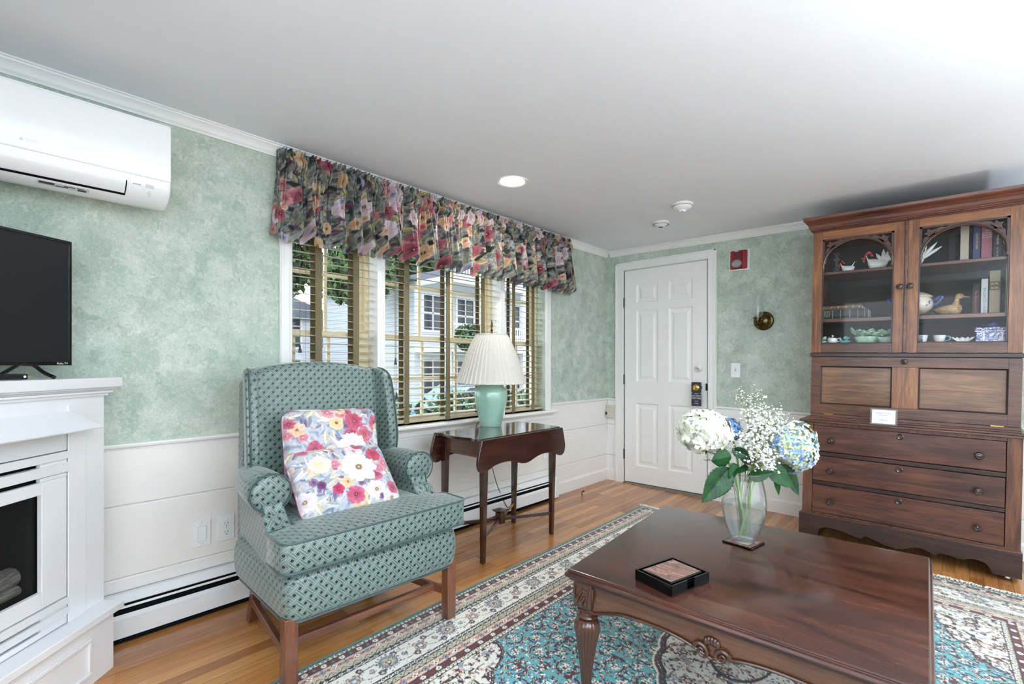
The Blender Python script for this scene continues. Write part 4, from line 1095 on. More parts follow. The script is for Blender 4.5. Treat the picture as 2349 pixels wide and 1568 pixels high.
lf = [(-.382, .716), (-.400, .66), (-.414, .60), (-.408, .555), (-.385, .534), (-.355, .533), (-.325, .542), (-.28, .558), (-.22, .567), (-.15, .566), (-.09, .553), (-.04, .538), (0, .533)]
lfc = smoothcurve(lf[1:], 3); full = [(-.382, .716)]+lfc+[(-y, z) for y, z in lfc[::-1][1:]]+[(.382, .716)]
for sx in (1, -1):
    MB().prism(full, 'x', sx*(hx+.002), sx*(hx+.020)).build('drop_leaf', DWY, r, bevel=.005, seg=3)
for sx in (-1, 1):
    for sy in (-1, 1):
        x, y = sx*(hx-.024), sy*.325
        MB().loft([[(x+sx*q-h, y-h, z), (x+sx*q+h, y-h, z), (x+sx*q+h, y+h, z), (x+sx*q-h, y+h, z)] for h, z, q in ((.0095, .0, .002), (.012, .004, .002), (.0185, .56, 0), (.019, .70, 0))]).build('leg', DWZ, r, bevel=.002)
        # crossed stretcher arm
        a_ = Vector((x+sx*.0, y, .138)); c0 = Vector((0, 0, .150)); d = (a_-c0); L_ = d.length; an = math.atan2(d.y, d.x)
        MB().cbox(((a_+c0)/2), (L_, .012, .022), Matrix.Rotation(an, 3, 'Z')).build('stretcher', DW_, r, bevel=.002)
for sy in (-1, 1): MB().box(-hx+.03, sy*.325-.008, .600, hx-.03, sy*.325+.008, .702).build('end_apron', APR, r, bevel=.002)
for sx in (-1, 1): MB().box(sx*(hx-.03), -.31, .60, sx*(hx-.014), .31, .702).build('side_apron', DWY, r)
MB().loft([[(-h, -h, z), (h, -h, z), (h, h, z), (-h, h, z)] for h, z in ((.022, .118), (.024, .124), (.022, .185), (.038, .200), (.038, .204), (.006, .212))]).build('finial_block', DWZ, r, bevel=.001)

# ------------------------------------------------------------------ table lamp
def celadon():
    t = NT('celadon_glaze'); v = t.coords(); n = t.noise(v, 5, 2)
    t.link(t.ramp(n, [(.3, rgb(142, 184, 166)), (.7, rgb(168, 202, 186))]), t.p.inputs['Base Color'])
    t.p.inputs['Roughness'].default_value = .12; t.p.inputs['Coat Weight'].default_value = .8; t.p.inputs['Coat Roughness'].default_value = .03
    return t.m
lx, ly = .222, -1.868
r = thing('table_lamp', 'celadon green ceramic table lamp with a pleated white shade', 'table lamp', (lx+.006, ly-.020, .7205), tilt=True)
MB().lathe([(.001, 0), (.070, 0), (.073, .006), (.079, .04), (.094, .105), (.106, .155), (.111, .195), (.110, .225), (.102, .250), (.086, .268), (.080, .274), (.084, .282), (.080, .288), (.001, .290)], (0, 0, 0), 56).build('ceramic_body', celadon(), r, smooth=True)
MB().lathe([(.001, .289), (.045, .289), (.045, .296), (.010, .300), (.010, .36), (.001, .36)], (0, 0, 0), 20).build('neck', BRASS, r, smooth=True)
SHD = NT('pleated_silk_shade'); SHD.p.inputs['Base Color'].default_value = rgb(246, 243, 238); SHD.p.inputs['Roughness'].default_value = .9
n_ = SHD.noise(SHD.coords((1, 1, 1)), 60, 2); SHD.link(SHD.ramp(n_, [(.2, rgb(216, 212, 206)), (.8, rgb(202, 198, 191))]), SHD.p.inputs['Base Color'])
tr = SHD.node('ShaderNodeBsdfTranslucent'); tr.inputs[0].default_value = rgb(250, 246, 238)
mx = SHD.node('ShaderNodeMixShader', i_0=.18); SHD.link(SHD.p.outputs[0], mx.inputs[1]); SHD.link(tr.outputs[0], mx.inputs[2]); SHD.link(mx.outputs[0], SHD.out.inputs[0])
NP = 46
def pleat(a, h):
    ph = (a/(2*pi)*NP) % 1
    return 1+.034*(ph-.5)
m = MB(); prof = [(.238, .288), (.236, .291), (.205, .38), (.172, .475), (.142, .545), (.108, .610), (.106, .613)]
m.lathe([(r0*(1 if i else 1), h) for i, (r0, h) in enumerate(prof)], (0, 0, 0), NP*5, cap=False, fn=pleat)
m.build('pleated_shade', SHD.m, r, smooth=True, ang=25)
for rr_, hh in ((.237, .289), (.107, .6125)): MB().tube([(rr_*math.cos(a), rr_*math.sin(a), hh) for a in [2*pi*k/64 for k in range(64)]], .003, 6, closed=True).build('shade_rim', SHD.m, r, smooth=True)
sp = MB()
for k in range(3): a = k*2*pi/3+.4; sp.tube([(0, 0, .600), (.106*math.cos(a), .106*math.sin(a), .610)], .0015, 6)
sp.build('shade_spider', BRASS, r)
MB().tube([(0, 0, .60), (0, 0, .625)], .004, 8).build('finial_stem', BRASS, r)
MB().lathe([(.001, .618), (.008, .62), (.005, .632), (.009, .640), (.004, .652), (.007, .665), (.008, .680), (.002, .705), (.0005, .712)], (0, 0, 0), 16).build('finial', BRASS, r, smooth=True)
MB().ball((0, 0, .42), (.03, .03, .045), 16, 10).build('bulb', plain('lamp_bulb', rgb(245, 245, 240), .3), r, smooth=True)
r = tag(MB().tube(smoothcurve([(.145, -1.86, .718), (.105, -1.87, .724), (.06, -1.84, .66), (.04, -1.70, .45), (.045, -1.60, .20), (.085, -1.50, .03), (.085, -1.2, .006), (.080, -1.02, .010), (.05, -.94, .12), (.03, -.93, .28), (.022, -.955, .40), (.020, -.985, .425)], 6), .0026, 6).build('lamp_cord', MATTE, None, smooth=True), 'thin black lamp cord running down behind the side table to the wall socket', 'cord')

# ------------------------------------------------------------------ ruffled valance
VL = [(.075, (226, 212, 216), (188, 164, 172), .20, 7, (110, 84, 64)), (.060, (176, 104, 116), (112, 44, 58), .18, 6, (80, 20, 36)),
      (.056, (212, 184, 152), (176, 136, 104), .16, 6, (64, 40, 30)), (.034, (226, 200, 178), (200, 150, 120), .14, 5, (130, 70, 54)), (.034, (184, 184, 200), (130, 128, 150), .14, 5, (70, 56, 76)), (.046, (204, 150, 150), (156, 84, 90), .18, 6, (110, 46, 56))]
VLV = [(176, 162, 124), (84, 92, 90), (40, 44, 46), (128, 132, 124), (152, 150, 140), (100, 66, 82), (170, 154, 110), (66, 72, 70), (104, 108, 100)]
NU, NV = 1150, 110
y0, y1 = -3.205, -.715; H0, H1 = 1.760, 2.203
rs = np.random.RandomState(4)
u = np.linspace(0, 1, NU); v = np.linspace(0, 1, NV)
def fold(n, ph, jit, seed):
    x = u*n+ph; return np.sin(2*pi*(x+jit*(vn(u*n*.9, u*0, seed)-.5)*2))
f1 = fold(25, 0, .55, 3); f2 = fold(104, .3, .8, 5); f3 = fold(55, .1, .7, 8)
X = np.zeros((NV, NU)); Y = np.zeros((NV, NU)); Z = np.zeros((NV, NU))
# the flounce wraps round the rod ends: the first and last stretch are the returns to the wall
ret = .055
for j, vv in enumerate(v):
    # v=0 bottom, v=1 top ; rod pocket between .74 and .90, header above
    lower = max(0, min(1, (.76-vv)/.70)); pocket = math.exp(-((vv-.84)/.075)**2)
    amp = .006+.048*lower**.8
    off = .095+.020*pocket+.022*lower+amp*np.sign(f1)*np.abs(f1)**.7+(.0125*(1-lower)+.002)*f2+.006*f3*(1-lower*.4)
    pin = math.exp(-((vv-.755)/.02)**2)+math.exp(-((vv-.925)/.015)**2); off = off-.010*pin
    a = np.clip(u/ret, 0, 1); b = np.clip((1-u)/ret, 0, 1); e = np.minimum(np.sin(a*pi/2), np.sin(b*pi/2))
    X[j] = np.maximum(off*e, .024)
    yy = y0+(y1-y0)*np.clip((u-ret*.55)/(1-1.1*ret), 0, 1)
    splay = -.035*lower*np.clip(1-u/.05, 0, 1)+.05*lower*np.clip(1-(1-u)/.05, 0, 1)
    Y[j] = yy+splay+.010*lower*np.cos(np.arcsin(np.clip(f1, -1, 1)))*np.sign(np.gradient(f1))*.8
    Z[j] = H0+(H1-H0)*vv+(.022*f1*lower+.026*(vn(u*11, u*0, 12)-.5))*(1-vv)+(.004*f2 if vv > .92 else 0)
m = MB()
P = np.stack([X.ravel(), Y.ravel(), Z.ravel()], 1); m.v = [tuple(p) for p in P.tolist()]
m.f = [(j*NU+i, j*NU+i+1, (j+1)*NU+i+1, (j+1)*NU+i) for j in range(NV-1) for i in range(NU-1)]; m.mi = [0]*len(m.f)
UU, VV = np.meshgrid(u*4.6, v*.46); warp_ = UU.ravel()
m.c = floral(warp_, VV.ravel(), 4.6, .46, [(44, 47, 50), (78, 84, 86), (112, 118, 116), (146, 148, 142), (104, 104, 100), (130, 120, 106), (160, 160, 158)], VL, 170, 21, VLV, 1300, .95)
r = thing('floral_valance', 'gathered dark floral valance hanging on a rod across the top of the window', 'valance', (0, -1.94, 1.765))
m.map(lambda x, y, z: (x, y+1.94, z-1.765))
m.build('flounce', vcol('dark_floral_cotton', .8, .15, transl=.12), r, smooth=True, ang=180)
MB().tube([(.004, -1.20, .375), (.055, -1.20, .375), (.070, -1.19, .375), (.070, 1.19, .375), (.055, 1.20, .375), (.004, 1.20, .375)], .008, 10).build('rod', WHITE, r)
# ------------------------------------------------------------------ rug
def rug_colours(u, v, W_, L_):
    """u from the left selvedge, v from the far fringe, metres."""
    CR_, TU, MA, BK, PE, BE, NA, TE, OL, GR = (L3(246, 241, 230), L3(102, 172, 178), L3(88, 16, 28), L3(16, 13, 20), L3(224, 190, 166), L3(206, 194, 164), L3(36, 40, 74), L3(64, 122, 116), L3(150, 150, 116), L3(150, 156, 168))
    n = u.size; C = np.empty((n, 3))
    du, dv = np.minimum(u, W_-u), np.minimum(v, L_-v)
    d = np.minimum(du, dv); s = np.where(du < dv, v, u)
    def put(m, c): C[m] = c
    def saw(x, p): f = (x/p) % 1; return 1-np.abs(f*2-1)
    put(d >= -1, CR_)
    put(d < .020, TE)
    def zig(a, b, base, tri, line, p):
        m = (d >= a) & (d < b); t = (d-a)/(b-a); C[m] = base
        z = saw(s, p)
        C[m & (t < z) & (t < .85)] = tri
        C[m & (np.abs(t-z) < .13)] = line
        C[m & ((t < .10) | (t > .9))] = BK
    def dots(a, b, base, c1, c2, line, p, k=4):
        m = (d >= a) & (d < b); t = (d-a)/(b-a); C[m] = base
        ph = ((s/p) % 1)-.5; idx = np.floor(s/p).astype(int) % 2
        x = ph*p; y = (t-.5)*(b-a); r = np.hypot(x, y); R_ = (b-a)*.36; an = np.arctan2(y, x)
        pe = R_*(.78+.22*np.cos(k*an))
        C[m & (r < pe+.0022)] = line
        C[m & (r < pe) & (idx == 0)] = c1; C[m & (r < pe) & (idx == 1)] = c2
        C[m & (r < R_*.28)] = line
        x2 = (((s/p+.5) % 1)-.5)*p; r2 = np.hypot(x2*.8, y)
        C[m & (r2 < R_*.42)] = line; C[m & (r2 < R_*.25)] = c2
        C[m & ((t < 1.6e-3/(b-a)) | (t > 1-1.6e-3/(b-a)))] = BK
    def lattice(a, b, dark, light, p):
        m = (d >= a) & (d < b); t = (d-a)/(b-a); C[m] = dark
        x = ((s/p) % 1)-.5; y = (t-.5)
        C[m & (np.abs(x)*1.25+np.abs(y)*1.1 < .46) & (np.abs(x)+np.abs(y) > .20)] = light
        C[m & (np.abs(x)+np.abs(y) < .11)] = MA
        C[m & (np.abs(np.abs(x)-.5) < .10) & (np.abs(y) < .16)] = light
        C[m & ((t < .10) | (t > .90))] = BK
    def scroll(a, b, base, line, c2, p):
        m = (d >= a) & (d < b); t = (d-a)/(b-a); C[m] = base
        w_ = .5+.30*np.sin(2*pi*s/p)
        C[m & (np.abs(t-w_) < .08)] = line
        x = (((s/p*2) % 1)-.5); y = t-np.where(((s/p*2).astype(int) % 2) == 0, .30, .70)
        C[m & (np.hypot(x*1.0, y*1.0) < .17)] = line; C[m & (np.hypot(x, y) < .12)] = c2
        C[m & ((t < .05) | (t > .95))] = BK
    zig(.020, .044, CR_, OL, BK, .020)
    m = (d >= .044) & (d < .072); t = (d-.044)/.028; C[m] = MA
    ph = (s/.075) % 1; C[m & (np.hypot((ph-.5)*2.6, t-.5) < .40)] = CR_; C[m & (np.hypot((ph-.5)*3.4, (t-.5)*1.2) < .16)] = TE; C[m & (np.hypot((np.abs(ph-.5)-.5)*3, (t-.5)) < .28)] = TE
    C[m & ((t < .07) | (t > .93))] = BK
    dots(.072, .112, PE, CR_, GR, MA, .048)
    scroll(.112, .140, BE, BK, TU, .050)
    lattice(.140, .162, BK, CR_, .030)
    # main border
    a, b = .162, .282; m = (d >= a) & (d < b); C[m] = CR_; t = (d-a)
    p = .30
    def pal(off, yc, R_, cols, spiky):
        x = (((s+off)/p) % 1-.5)*p; y = t-yc; r = np.hypot(x, y*1.0); an = np.arctan2(x, y)
        q = R_*(1-.16*np.cos(an))*(1+(.14*np.sign(np.sin(an*spiky)) if spiky > 9 else .12*np.cos(an*spiky)))
        C[m & (r < q+.0028)] = BK
        C[m & (r < q)] = cols[0]; C[m & (r < q*.68)] = BK; C[m & (r < q*.60)] = cols[1]; C[m & (r < q*.30)] = cols[2]; C[m & (r < q*.14)] = CR_
    def vine(off, A, c, w_=.0030):
        yc = .060+A*np.sin(2*pi*(s+off)/p*1.0)
        C[m & (np.abs(t-yc) < w_)] = c
    vine(0, .030, MA, .0018); vine(.5*p, .034, OL, .0018)
    for off, yc, R_ in ((.04, .028, .012), (.115, .092, .012), (.19, .026, .011), (.25, .095, .012)):
        pal(off, yc, R_, (MA, GR, CR_), 8)
    for off, yc, R_ in ((.075, .058, .010), (.225, .062, .010)): pal(off, yc, R_, (PE, TU, MA), 5)
    pal(.0, .058, .040, (GR, BE, MA), 17); pal(.15, .062, .026, (PE, GR, CR_), 5)
    jit = vn(s*120, d*120, 41); C[m & (jit > .83) & (vn(s*60, d*60, 42) > .5)] = OL
    jit2 = vn(s*95, d*95, 44); C[m & (jit2 < .10)] = MA
    lattice(.282, .304, BK, CR_, .030)
    scroll(.304, .334, BE, BK, TU, .052)
    dots(.334, .376, PE, CR_, GR, MA, .050)
    m = (d >= .376) & (d < .402); t = (d-.376)/.026; C[m] = MA
    ph = (s/.075) % 1; C[m & (np.hypot((ph-.5)*2.6, t-.5) < .40)] = CR_; C[m & (np.hypot((ph-.5)*3.4, (t-.5)*1.2) < .16)] = TE
    C[m & ((t < .07) | (t > .93))] = BK
    zig(.402, .426, CR_, BE, BK, .020)
    # field
    fm = d >= .426
    x = u-W_/2; y = v-L_/2
    px_, py_ = W_/2-.426-np.abs(x), L_/2-.426-np.abs(y)
    med = np.hypot(x/.27, y/.42); an = np.arctan2(y/.42, x/.27)
    scal = 1+.05*np.abs(np.sin(an*8)); inm = med < scal
    sp_ = (np.clip(px_, 0, 9)/.24)**1.5+(np.clip(py_, 0, 9)/.50)**1.5; an2 = np.arctan2(px_, py_); ins = sp_ < 1+.09*np.abs(np.sin(an2*9))
    fld = fm & ~inm & ~ins
    C[fld] = TU
    # herati repeat
    q = .135; gx, gy = ((u/q) % 1-.5), ((v/q) % 1-.5)
    gx2, gy2 = (((u/q)+.5) % 1-.5), (((v/q)+.5) % 1-.5)
    wob = .02*np.sin(gx*40)
    dia = np.abs(np.abs(gx)+np.abs(gy)-.36+wob)
    C[fld & (dia < .020)] = NA
    def ros(gx, gy, R_, k, c1, c2, c3, cx=0, cy=0):
        r = np.hypot(gx-cx, gy-cy); a_ = np.arctan2(gy-cy, gx-cx); q_ = R_*(.80+.20*np.cos(k*a_))
        C[fld & (r < q_+.020)] = BK; C[fld & (r < q_)] = c1
        C[fld & (r < q_) & (np.cos(k*a_) < -.55)] = MA
        C[fld & (r < R_*.42)] = c2; C[fld & (r < R_*.2)] = c3
    ros(gx, gy, .165, 8, CR_, MA, CR_); ros(gx2, gy2, .150, 6, CR_, PE, MA)
    for cx, cy, c in ((.25, .25, CR_), (-.25, .25, PE), (.25, -.25, PE), (-.25, -.25, CR_)):
        ros(gx, gy, .080, 5, c, MA, CR_, cx, cy)
    for cx, cy in ((.36, 0), (-.36, 0), (0, .36), (0, -.36)): ros(gx, gy, .070, 4, PE, NA, MA, cx, cy)
    for sx_ in (-1, 1):                          # curled leaves beside the rosettes
        r = np.hypot(gx-sx_*.10, gy*.8); cres = (np.abs(r-.165) < .030) & (gx*sx_ > .17)
        C[fld & cres] = BK; C[fld & (np.abs(r-.165) < .018) & (gx*sx_ > .18)] = MA
        r = np.hypot(gy2-sx_*.10, gx2*.8); C[fld & (np.abs(r-.155) < .026) & (gy2*sx_ > .17)] = BK; C[fld & (np.abs(r-.155) < .015) & (gy2*sx_ > .18)] = MA
    j = vn(u*110, v*110, 51); C[fld & (j > .84)] = CR_; C[fld & (j < .20)] = NA
    j = vn(u*70+9, v*70, 52); C[fld & (j > .80)] = MA
    for msk, seed in ((fm & inm, 61), (fm & ins & ~inm, 62)):
        C[msk] = L3(240, 236, 226)
        for sc_, th, c, sd in ((34, .80, MA, 1), (30, .83, BK, 2), (44, .85, OL, 3), (26, .86, GR, 4), (52, .87, PE, 5)):
            j = vn(u*sc_*1.7, v*sc_*1.7, seed+sd); j2 = vn(u*sc_*4, v*sc_*4, seed+sd+20); C[msk & (j > th-.08) & (j2 > .32)] = c
        g = .16; hx_, hy_ = (((u/g+(np.floor(v/g) % 2)*.5) % 1)-.5), (((v/g) % 1)-.5)
        r = np.hypot(hx_, hy_); a_ = np.arctan2(hy_, hx_); q_ = .20*(.8+.2*np.cos(6*a_))
        C[msk & (r < q_) & (r > q_-.05)] = MA; C[msk & (r < .09)] = BK; C[msk & (r < .06)] = PE
        C[msk & (np.abs(r-.40) < .016) & (np.sin(a_*3+seed) > -.2)] = MA
        rr_ = np.hypot(hx_*1.0-.40*np.cos(.9), hy_-.40*np.sin(.9)); C[msk & (rr_ < .07)] = GR
    C[fm & (np.abs(med-scal) < .022)] = BK; C[fm & (np.abs(med-scal-.045) < .018)] = MA; C[fm & (np.abs(med-scal-.085) < .012)] = CR_
    e2 = sp_-(1+.09*np.abs(np.sin(an2*9))); C[fm & ~inm & (np.abs(e2) < .016)] = BK; C[fm & ~inm & (np.abs(e2-.035) < .012)] = MA
    inner = fm & (med < .42); C[inner & (np.abs(med-.40) < .02)] = BK
    C = C*(.93+.12*vn(u*400, v*400, 77))[:, None]
    return C
RW, RLn = 2.45, 3.10; ST = .0042
NU, NV = int(RW/ST), int(RLn/ST)
uu, vv = np.meshgrid(np.linspace(0, RW, NU), np.linspace(0, RLn, NV)); uu = uu.ravel(); vv = vv.ravel()
ro = (.680, -.612)
edge = .004*np.sin(vv*2.2)
rx = ro[0]+uu+.024*vv+.006*np.sin(vv*1.9+1)*(1-uu/RW); ry = ro[1]-.036*uu-vv
hz = .0095+.0007*vn(uu*90, vv*90, 5)
brd = np.minimum(np.minimum(uu, RW-uu), np.minimum(vv, RLn-vv)); hz = np.where(brd < .006, .0095*np.sqrt(np.clip(brd/.006, 0, 1))+.0008, hz)
rug = thing('oriental_rug', 'turquoise and cream oriental rug with maroon borders under the coffee table', 'rug', (0, 0, 0), tilt=True)
m = MB(); m.v = list(zip(rx.tolist(), ry.tolist(), hz.tolist()))
ii = (np.arange(NV-1)[:, None]*NU+np.arange(NU-1)[None, :]).ravel()
m.f = np.stack([ii, ii+NU, ii+NU+1, ii+1], 1).tolist(); m.mi = [0]*len(m.f)
m.c = rug_colours(uu, vv, RW, RLn)
m.build('pile', vcol('knotted_wool', .95, .35, bump=.25, bs=700), rug)
MB().prism([(ro[0]-.001, ro[1]), (ro[0]+RW, ro[1]-.036*RW), (ro[0]+RW+.024*RLn, ro[1]-.036*RW-RLn), (ro[0]+.024*RLn, ro[1]-RLn)], 'z', .0002, .0011).build('backing', plain('rug_backing', rgb(200, 192, 172), .9), rug)
fr = MB(); rr = random.Random(9); t = 0
while t < RW:
    x0, y0_ = ro[0]+t, ro[1]-.036*t
    for q in range(2):
        a = rr.uniform(-.9, .9); L_ = rr.uniform(.028, .048)
        fr.tube([(x0, y0_-.002, .004), (x0+math.sin(a)*L_*.5, y0_+L_*.55, rr.uniform(.006, .013)), (x0+math.sin(a+rr.uniform(-.8, .8))*L_, y0_+math.cos(a)*L_, .003)], [.0022, .0026, .0008], 4)
    t += rr.uniform(.009, .014)
fo = fr.build('fringe', plain('cream_wool_fringe', rgb(240, 236, 226), .95, sheen=.3), rug); fo['kind'] = 'stuff'

# ------------------------------------------------------------------ coffee table
CT = [(1.574, -2.876), (2.516, -2.844), (2.484, -1.867), (1.487, -1.944)]      # corners of the top: near left, near right, far right, far left
CH = .460; cc = (sum(p[0] for p in CT)/4, sum(p[1] for p in CT)/4)
def Q(x, y, z):
    """table-local metres (0..1 each way, origin near left) to the room, relative to the table's middle."""
    a, b = x/.97, y/.955
    X = [(1-a)*(1-b), a*(1-b), a*b, (1-a)*b]
    return (sum(X[i]*CT[i][0] for i in range(4))-cc[0], sum(X[i]*CT[i][1] for i in range(4))-cc[1], z)
def mahog(name, axis='x', rough=.22, dark=rgb(22, 12, 10), mid=rgb(56, 30, 23), light=rgb(84, 47, 34)):
    t = NT(name); ax = {'x': (.9, 5, 5), 'y': (5, .9, 5)}[axis]
    a = t.noise(t.coords(ax, rot=(0, 0, .12)), 2.4, 5, .55, 1.2); b = t.noise(t.coords((4, 130, 130) if axis == 'x' else (130, 4, 130)), 1.6, 3)
    f = t.math('MULTIPLY_ADD', b, .11, t.math('MULTIPLY_ADD', a, .82, .07))
    t.link(t.ramp(f, [(.34, dark), (.46, mid), (.68, light)]), t.p.inputs['Base Color'])
    t.p.inputs['Roughness'].default_value = rough; t.p.inputs['Coat Weight'].default_value = .35; t.p.inputs['Coat Roughness'].default_value = .09
    return t.m
CTOP = mahog('polished_table_top'); CAP = wood('table_apron_burl', rgb(44, 24, 16), rgb(78, 46, 30), rgb(104, 66, 42), 'x', .25, .5, gs=.8)
CLG = plain('carved_walnut', rgb(72, 42, 28), .22, coat=.6, var=.18, scale=14)
ct = thing('coffee_table', 'large square mahogany coffee table with carved fluted legs on the rug', 'coffee table', (cc[0], cc[1], 0.0098), tilt=True)
CHl = CH-.0098
def sq(o, z): return [(-o, -o, z), (.97+o, -o, z), (.97+o, .955+o, z), (-o, .955+o, z)]
m = MB(); m.loft([sq(-.012, CHl-.040), sq(-.004, CHl-.038), sq(-.002, CHl-.030), sq(.006, CHl-.027), sq(.010, CHl-.020), sq(.008, CHl-.012), sq(.001, CHl-.009), sq(.001, CHl-.003), sq(-.003, CHl)])
m.map(Q).build('table_top', CTOP, ct, bevel=.0015)
def apron_outline(L_):
    zt_ = CHl-.041
    P = [(.0, CHl-.135), (.03, CHl-.137), (.09, CHl-.122), (.16, CHl-.108), (.30, CHl-.104), (.40, CHl-.112), (.47, CHl-.128), (.5, CHl-.135)]
    c = smoothcurve([(x*L_, z) for x, z in P], 4); c = c+[(L_-x, z) for x, z in c[::-1][1:]]
    return c, zt_
for (side) in ('near', 'far', 'left', 'right'):
    L_ = (.97 if side in ('near', 'far') else .955)-.14; c, zt_ = apron_outline(L_)
    pts = [(x+.07, z) for x, z in c]; pts = pts+[(L_+.07, zt_), (.07, zt_)]
    m = MB()
    if side == 'near': m.prism(pts, 'y', .030, .050)
    elif side == 'far': m.prism(pts, 'y', .905, .925)
    elif side == 'left': m.prism(pts, 'x', .030, .050)
    else: m.prism(pts, 'x', .920, .940)
    m.map(Q); ao = m.build('apron', CAP, ct)
    e = {'near': lambda x, z: (x+.07, .027, z), 'far': lambda x, z: (x+.07, .928, z), 'left': lambda x, z: (.027, x+.07, z), 'right': lambda x, z: (.943, x+.07, z)}[side]
    MB().tube([Q(*e(x, z+.003)) for x, z in c], .0055, 8).build('bead', CLG, ao, smooth=True)
    # scroll carving in the middle of the apron
    cv = MB()
    for sg in (-1, 1):
        pts3 = []
        for k in range(40):
            a = k/39*pi*3.0; rad = .0225*(1-k/39*.85)
            pts3.append((L_/2+sg*(.028+rad*math.cos(a+pi)*-1), CHl-.118+rad*math.sin(a+.2)))
        cv.tube([Q(*{'near': (x+.07, .024, z), 'far': (x+.07, .931, z), 'left': (.024, x+.07, z), 'right': (.946, x+.07, z)}[side]) for x, z in pts3], [.0075*(1-k/39*.5) for k in range(40)], 8)
    for k in range(5):
        a = (k-2)*.42; x, z = L_/2+math.sin(a)*.022, CHl-.100+math.cos(a)*.018
        o_ = {'near': (x+.07, .027, z), 'far': (x+.07, .928, z), 'left': (.027, x+.07, z), 'right': (.943, x+.07, z)}[side]
        cv.ball(Q(*o_), (.008, .008, .014), 10, 8)
    cv.build('scroll_carving', CLG, ao, smooth=True)
NF = 18
for lx_, ly_ in ((.052, .052), (.918, .052), (.918, .903), (.052, .903)):
    c0 = Q(lx_, ly_, 0); lg = MB()
    prof = [(.012, 0), (.022, .002), (.026, .012), (.022, .022), (.014, .030), (.016, .036), (.018, .06), (.026, .14), (.038, .21), (.0450, .245), (.0440, .262), (.037, .276), (.026, .282), (.024, .284)]
    lg.lathe(prof[5:13], c0, NF*6, cap=True, fn=lambda a, h: 1-.075*abs(math.sin(a*NF/2))**1.0*0-.07*(1-abs(math.cos(a*NF/2))**.6)*min(1, max(0, (.285-h)/.03)))
    lo = lg.build('leg', CLG, ct, smooth=True, ang=50)
    MB().lathe(prof[:6], c0, 32).build('turned_foot', CLG, lo, smooth=True)
    MB().lathe([(.024, .280), (.034, .284), (.037, .290), (.033, .296), (.028, .299), (.027, .303), (.034, .308), (.036, .313), (.030, .318)], c0, 40).build('turned_ring', CLG, lo, smooth=True)
    bl = MB()
    for h, z in (): pass
    bl.loft([[(c0[0]-h, c0[1]-h, z), (c0[0]+h, c0[1]-h, z), (c0[0]+h, c0[1]+h, z), (c0[0]-h, c0[1]+h, z)] for h, z in ((.024, .314), (.033, .322), (.036, .334), (.036, CHl-.041))])
    bo2 = bl.build('carved_block', CLG, lo, bevel=.005, seg=3)
    lf_ = MB()
    for fx, fy in ((0, -1), (-1, 0), (0, 1), (1, 0)):
        def on(a, z, o=.036): return (c0[0]+fx*o+(-fy)*a, c0[1]+fy*o+fx*a, z)
        for (a0, z0_), (a1, z1_), rad in (((-.018, .336), (.002, .386), .0065), ((.0, .330), (.012, .366), .0075), ((.018, .330), (.020, .352), .006), ((-.026, .350), (-.026, .395), .005), ((.0, .392), (.020, .380), .0060), ((.026, .365), (.027, .400), .004)):
            lf_.tube([on(a0, z0_), on((a0+a1)/2-.004, (z0_+z1_)/2, .039), on(a1, z1_)], [rad*.5, rad, rad*.7], 8)
    lf_.build('acanthus_carving', CLG, bo2, smooth=True)

# coaster box
r = thing('coaster_holder', 'black lacquer coaster box with a mottled copper lid near the table edge', 'coaster box', (1.874, -2.722, CH+.0002), math.radians(-14), tilt=True)
LAC = plain('black_lacquer', rgb(6, 6, 7), .14, coat=.1, spec=.25)
m = MB(); hw, hh = .072, .093
m.box(-hw, -hh, 0, hw, hh, .004); m.box(-hw, -hh, .004, -hw+.006, hh, .034); m.box(-hw, -hh, .004, hw, -hh+.006, .034); m.box(-hw, hh-.006, .004, hw, hh, .034)
m.box(hw-.006, -hh, .004, hw, -.018, .034); m.box(hw-.006, .018, .004, hw, hh, .034)
m.build('tray', LAC, r, bevel=.0015)
cst = NT('copper_swirl_lacquer'); a = cst.noise(cst.coords((6, 14, 6), rot=(0, 0, .5)), 2.2, 5, .6, 2.4)
cst.link(cst.ramp(a, [(.3, rgb(50, 28, 24)), (.46, rgb(122, 76, 64)), (.7, rgb(178, 132, 116))]), cst.p.inputs['Base Color']); cst.p.inputs['Roughness'].default_value = .1; cst.p.inputs['Coat Weight'].default_value = .8; cst.p.inputs['Metallic'].default_value = .2
for k in range(4):
    o = tag(MB().box(-.058, -.078, 0, .058, .078, .0075).build('coaster', LAC, None, bevel=.004, seg=3), ['black coaster at the bottom of the stack in the lacquer box', 'black coaster second from the bottom in the lacquer box', 'black coaster second from the top in the lacquer box', 'copper swirled coaster on top of the stack in the lacquer box'][k], 'coaster', 'coasters in the lacquer box')
    o.matrix_basis = TILT @ Matrix.Translation((1.874, -2.722, CH+.0044+k*.0078)) @ Matrix.Rotation(math.radians(-14), 4, 'Z')
    if k == 3: MB().box(-.053, -.073, .0072, .053, .073, .0079).build('swirl_inlay', cst.m, o, bevel=.0003)
VX, VY = 1.936, -2.205
r = tag(MB().box(-.058, -.058, 0, .058, .058, .007).build('coaster', LAC, None, bevel=.003, seg=3), 'black square coaster lying under the glass vase', 'coaster')
r.matrix_basis = TILT @ Matrix.Translation((VX, VY, CH+.0003)) @ Matrix.Rotation(math.radians(-8), 4, 'Z')
MB().box(-.050, -.050, .0066, .050, .050, .0073).build('swirl_inlay', cst.m, r)

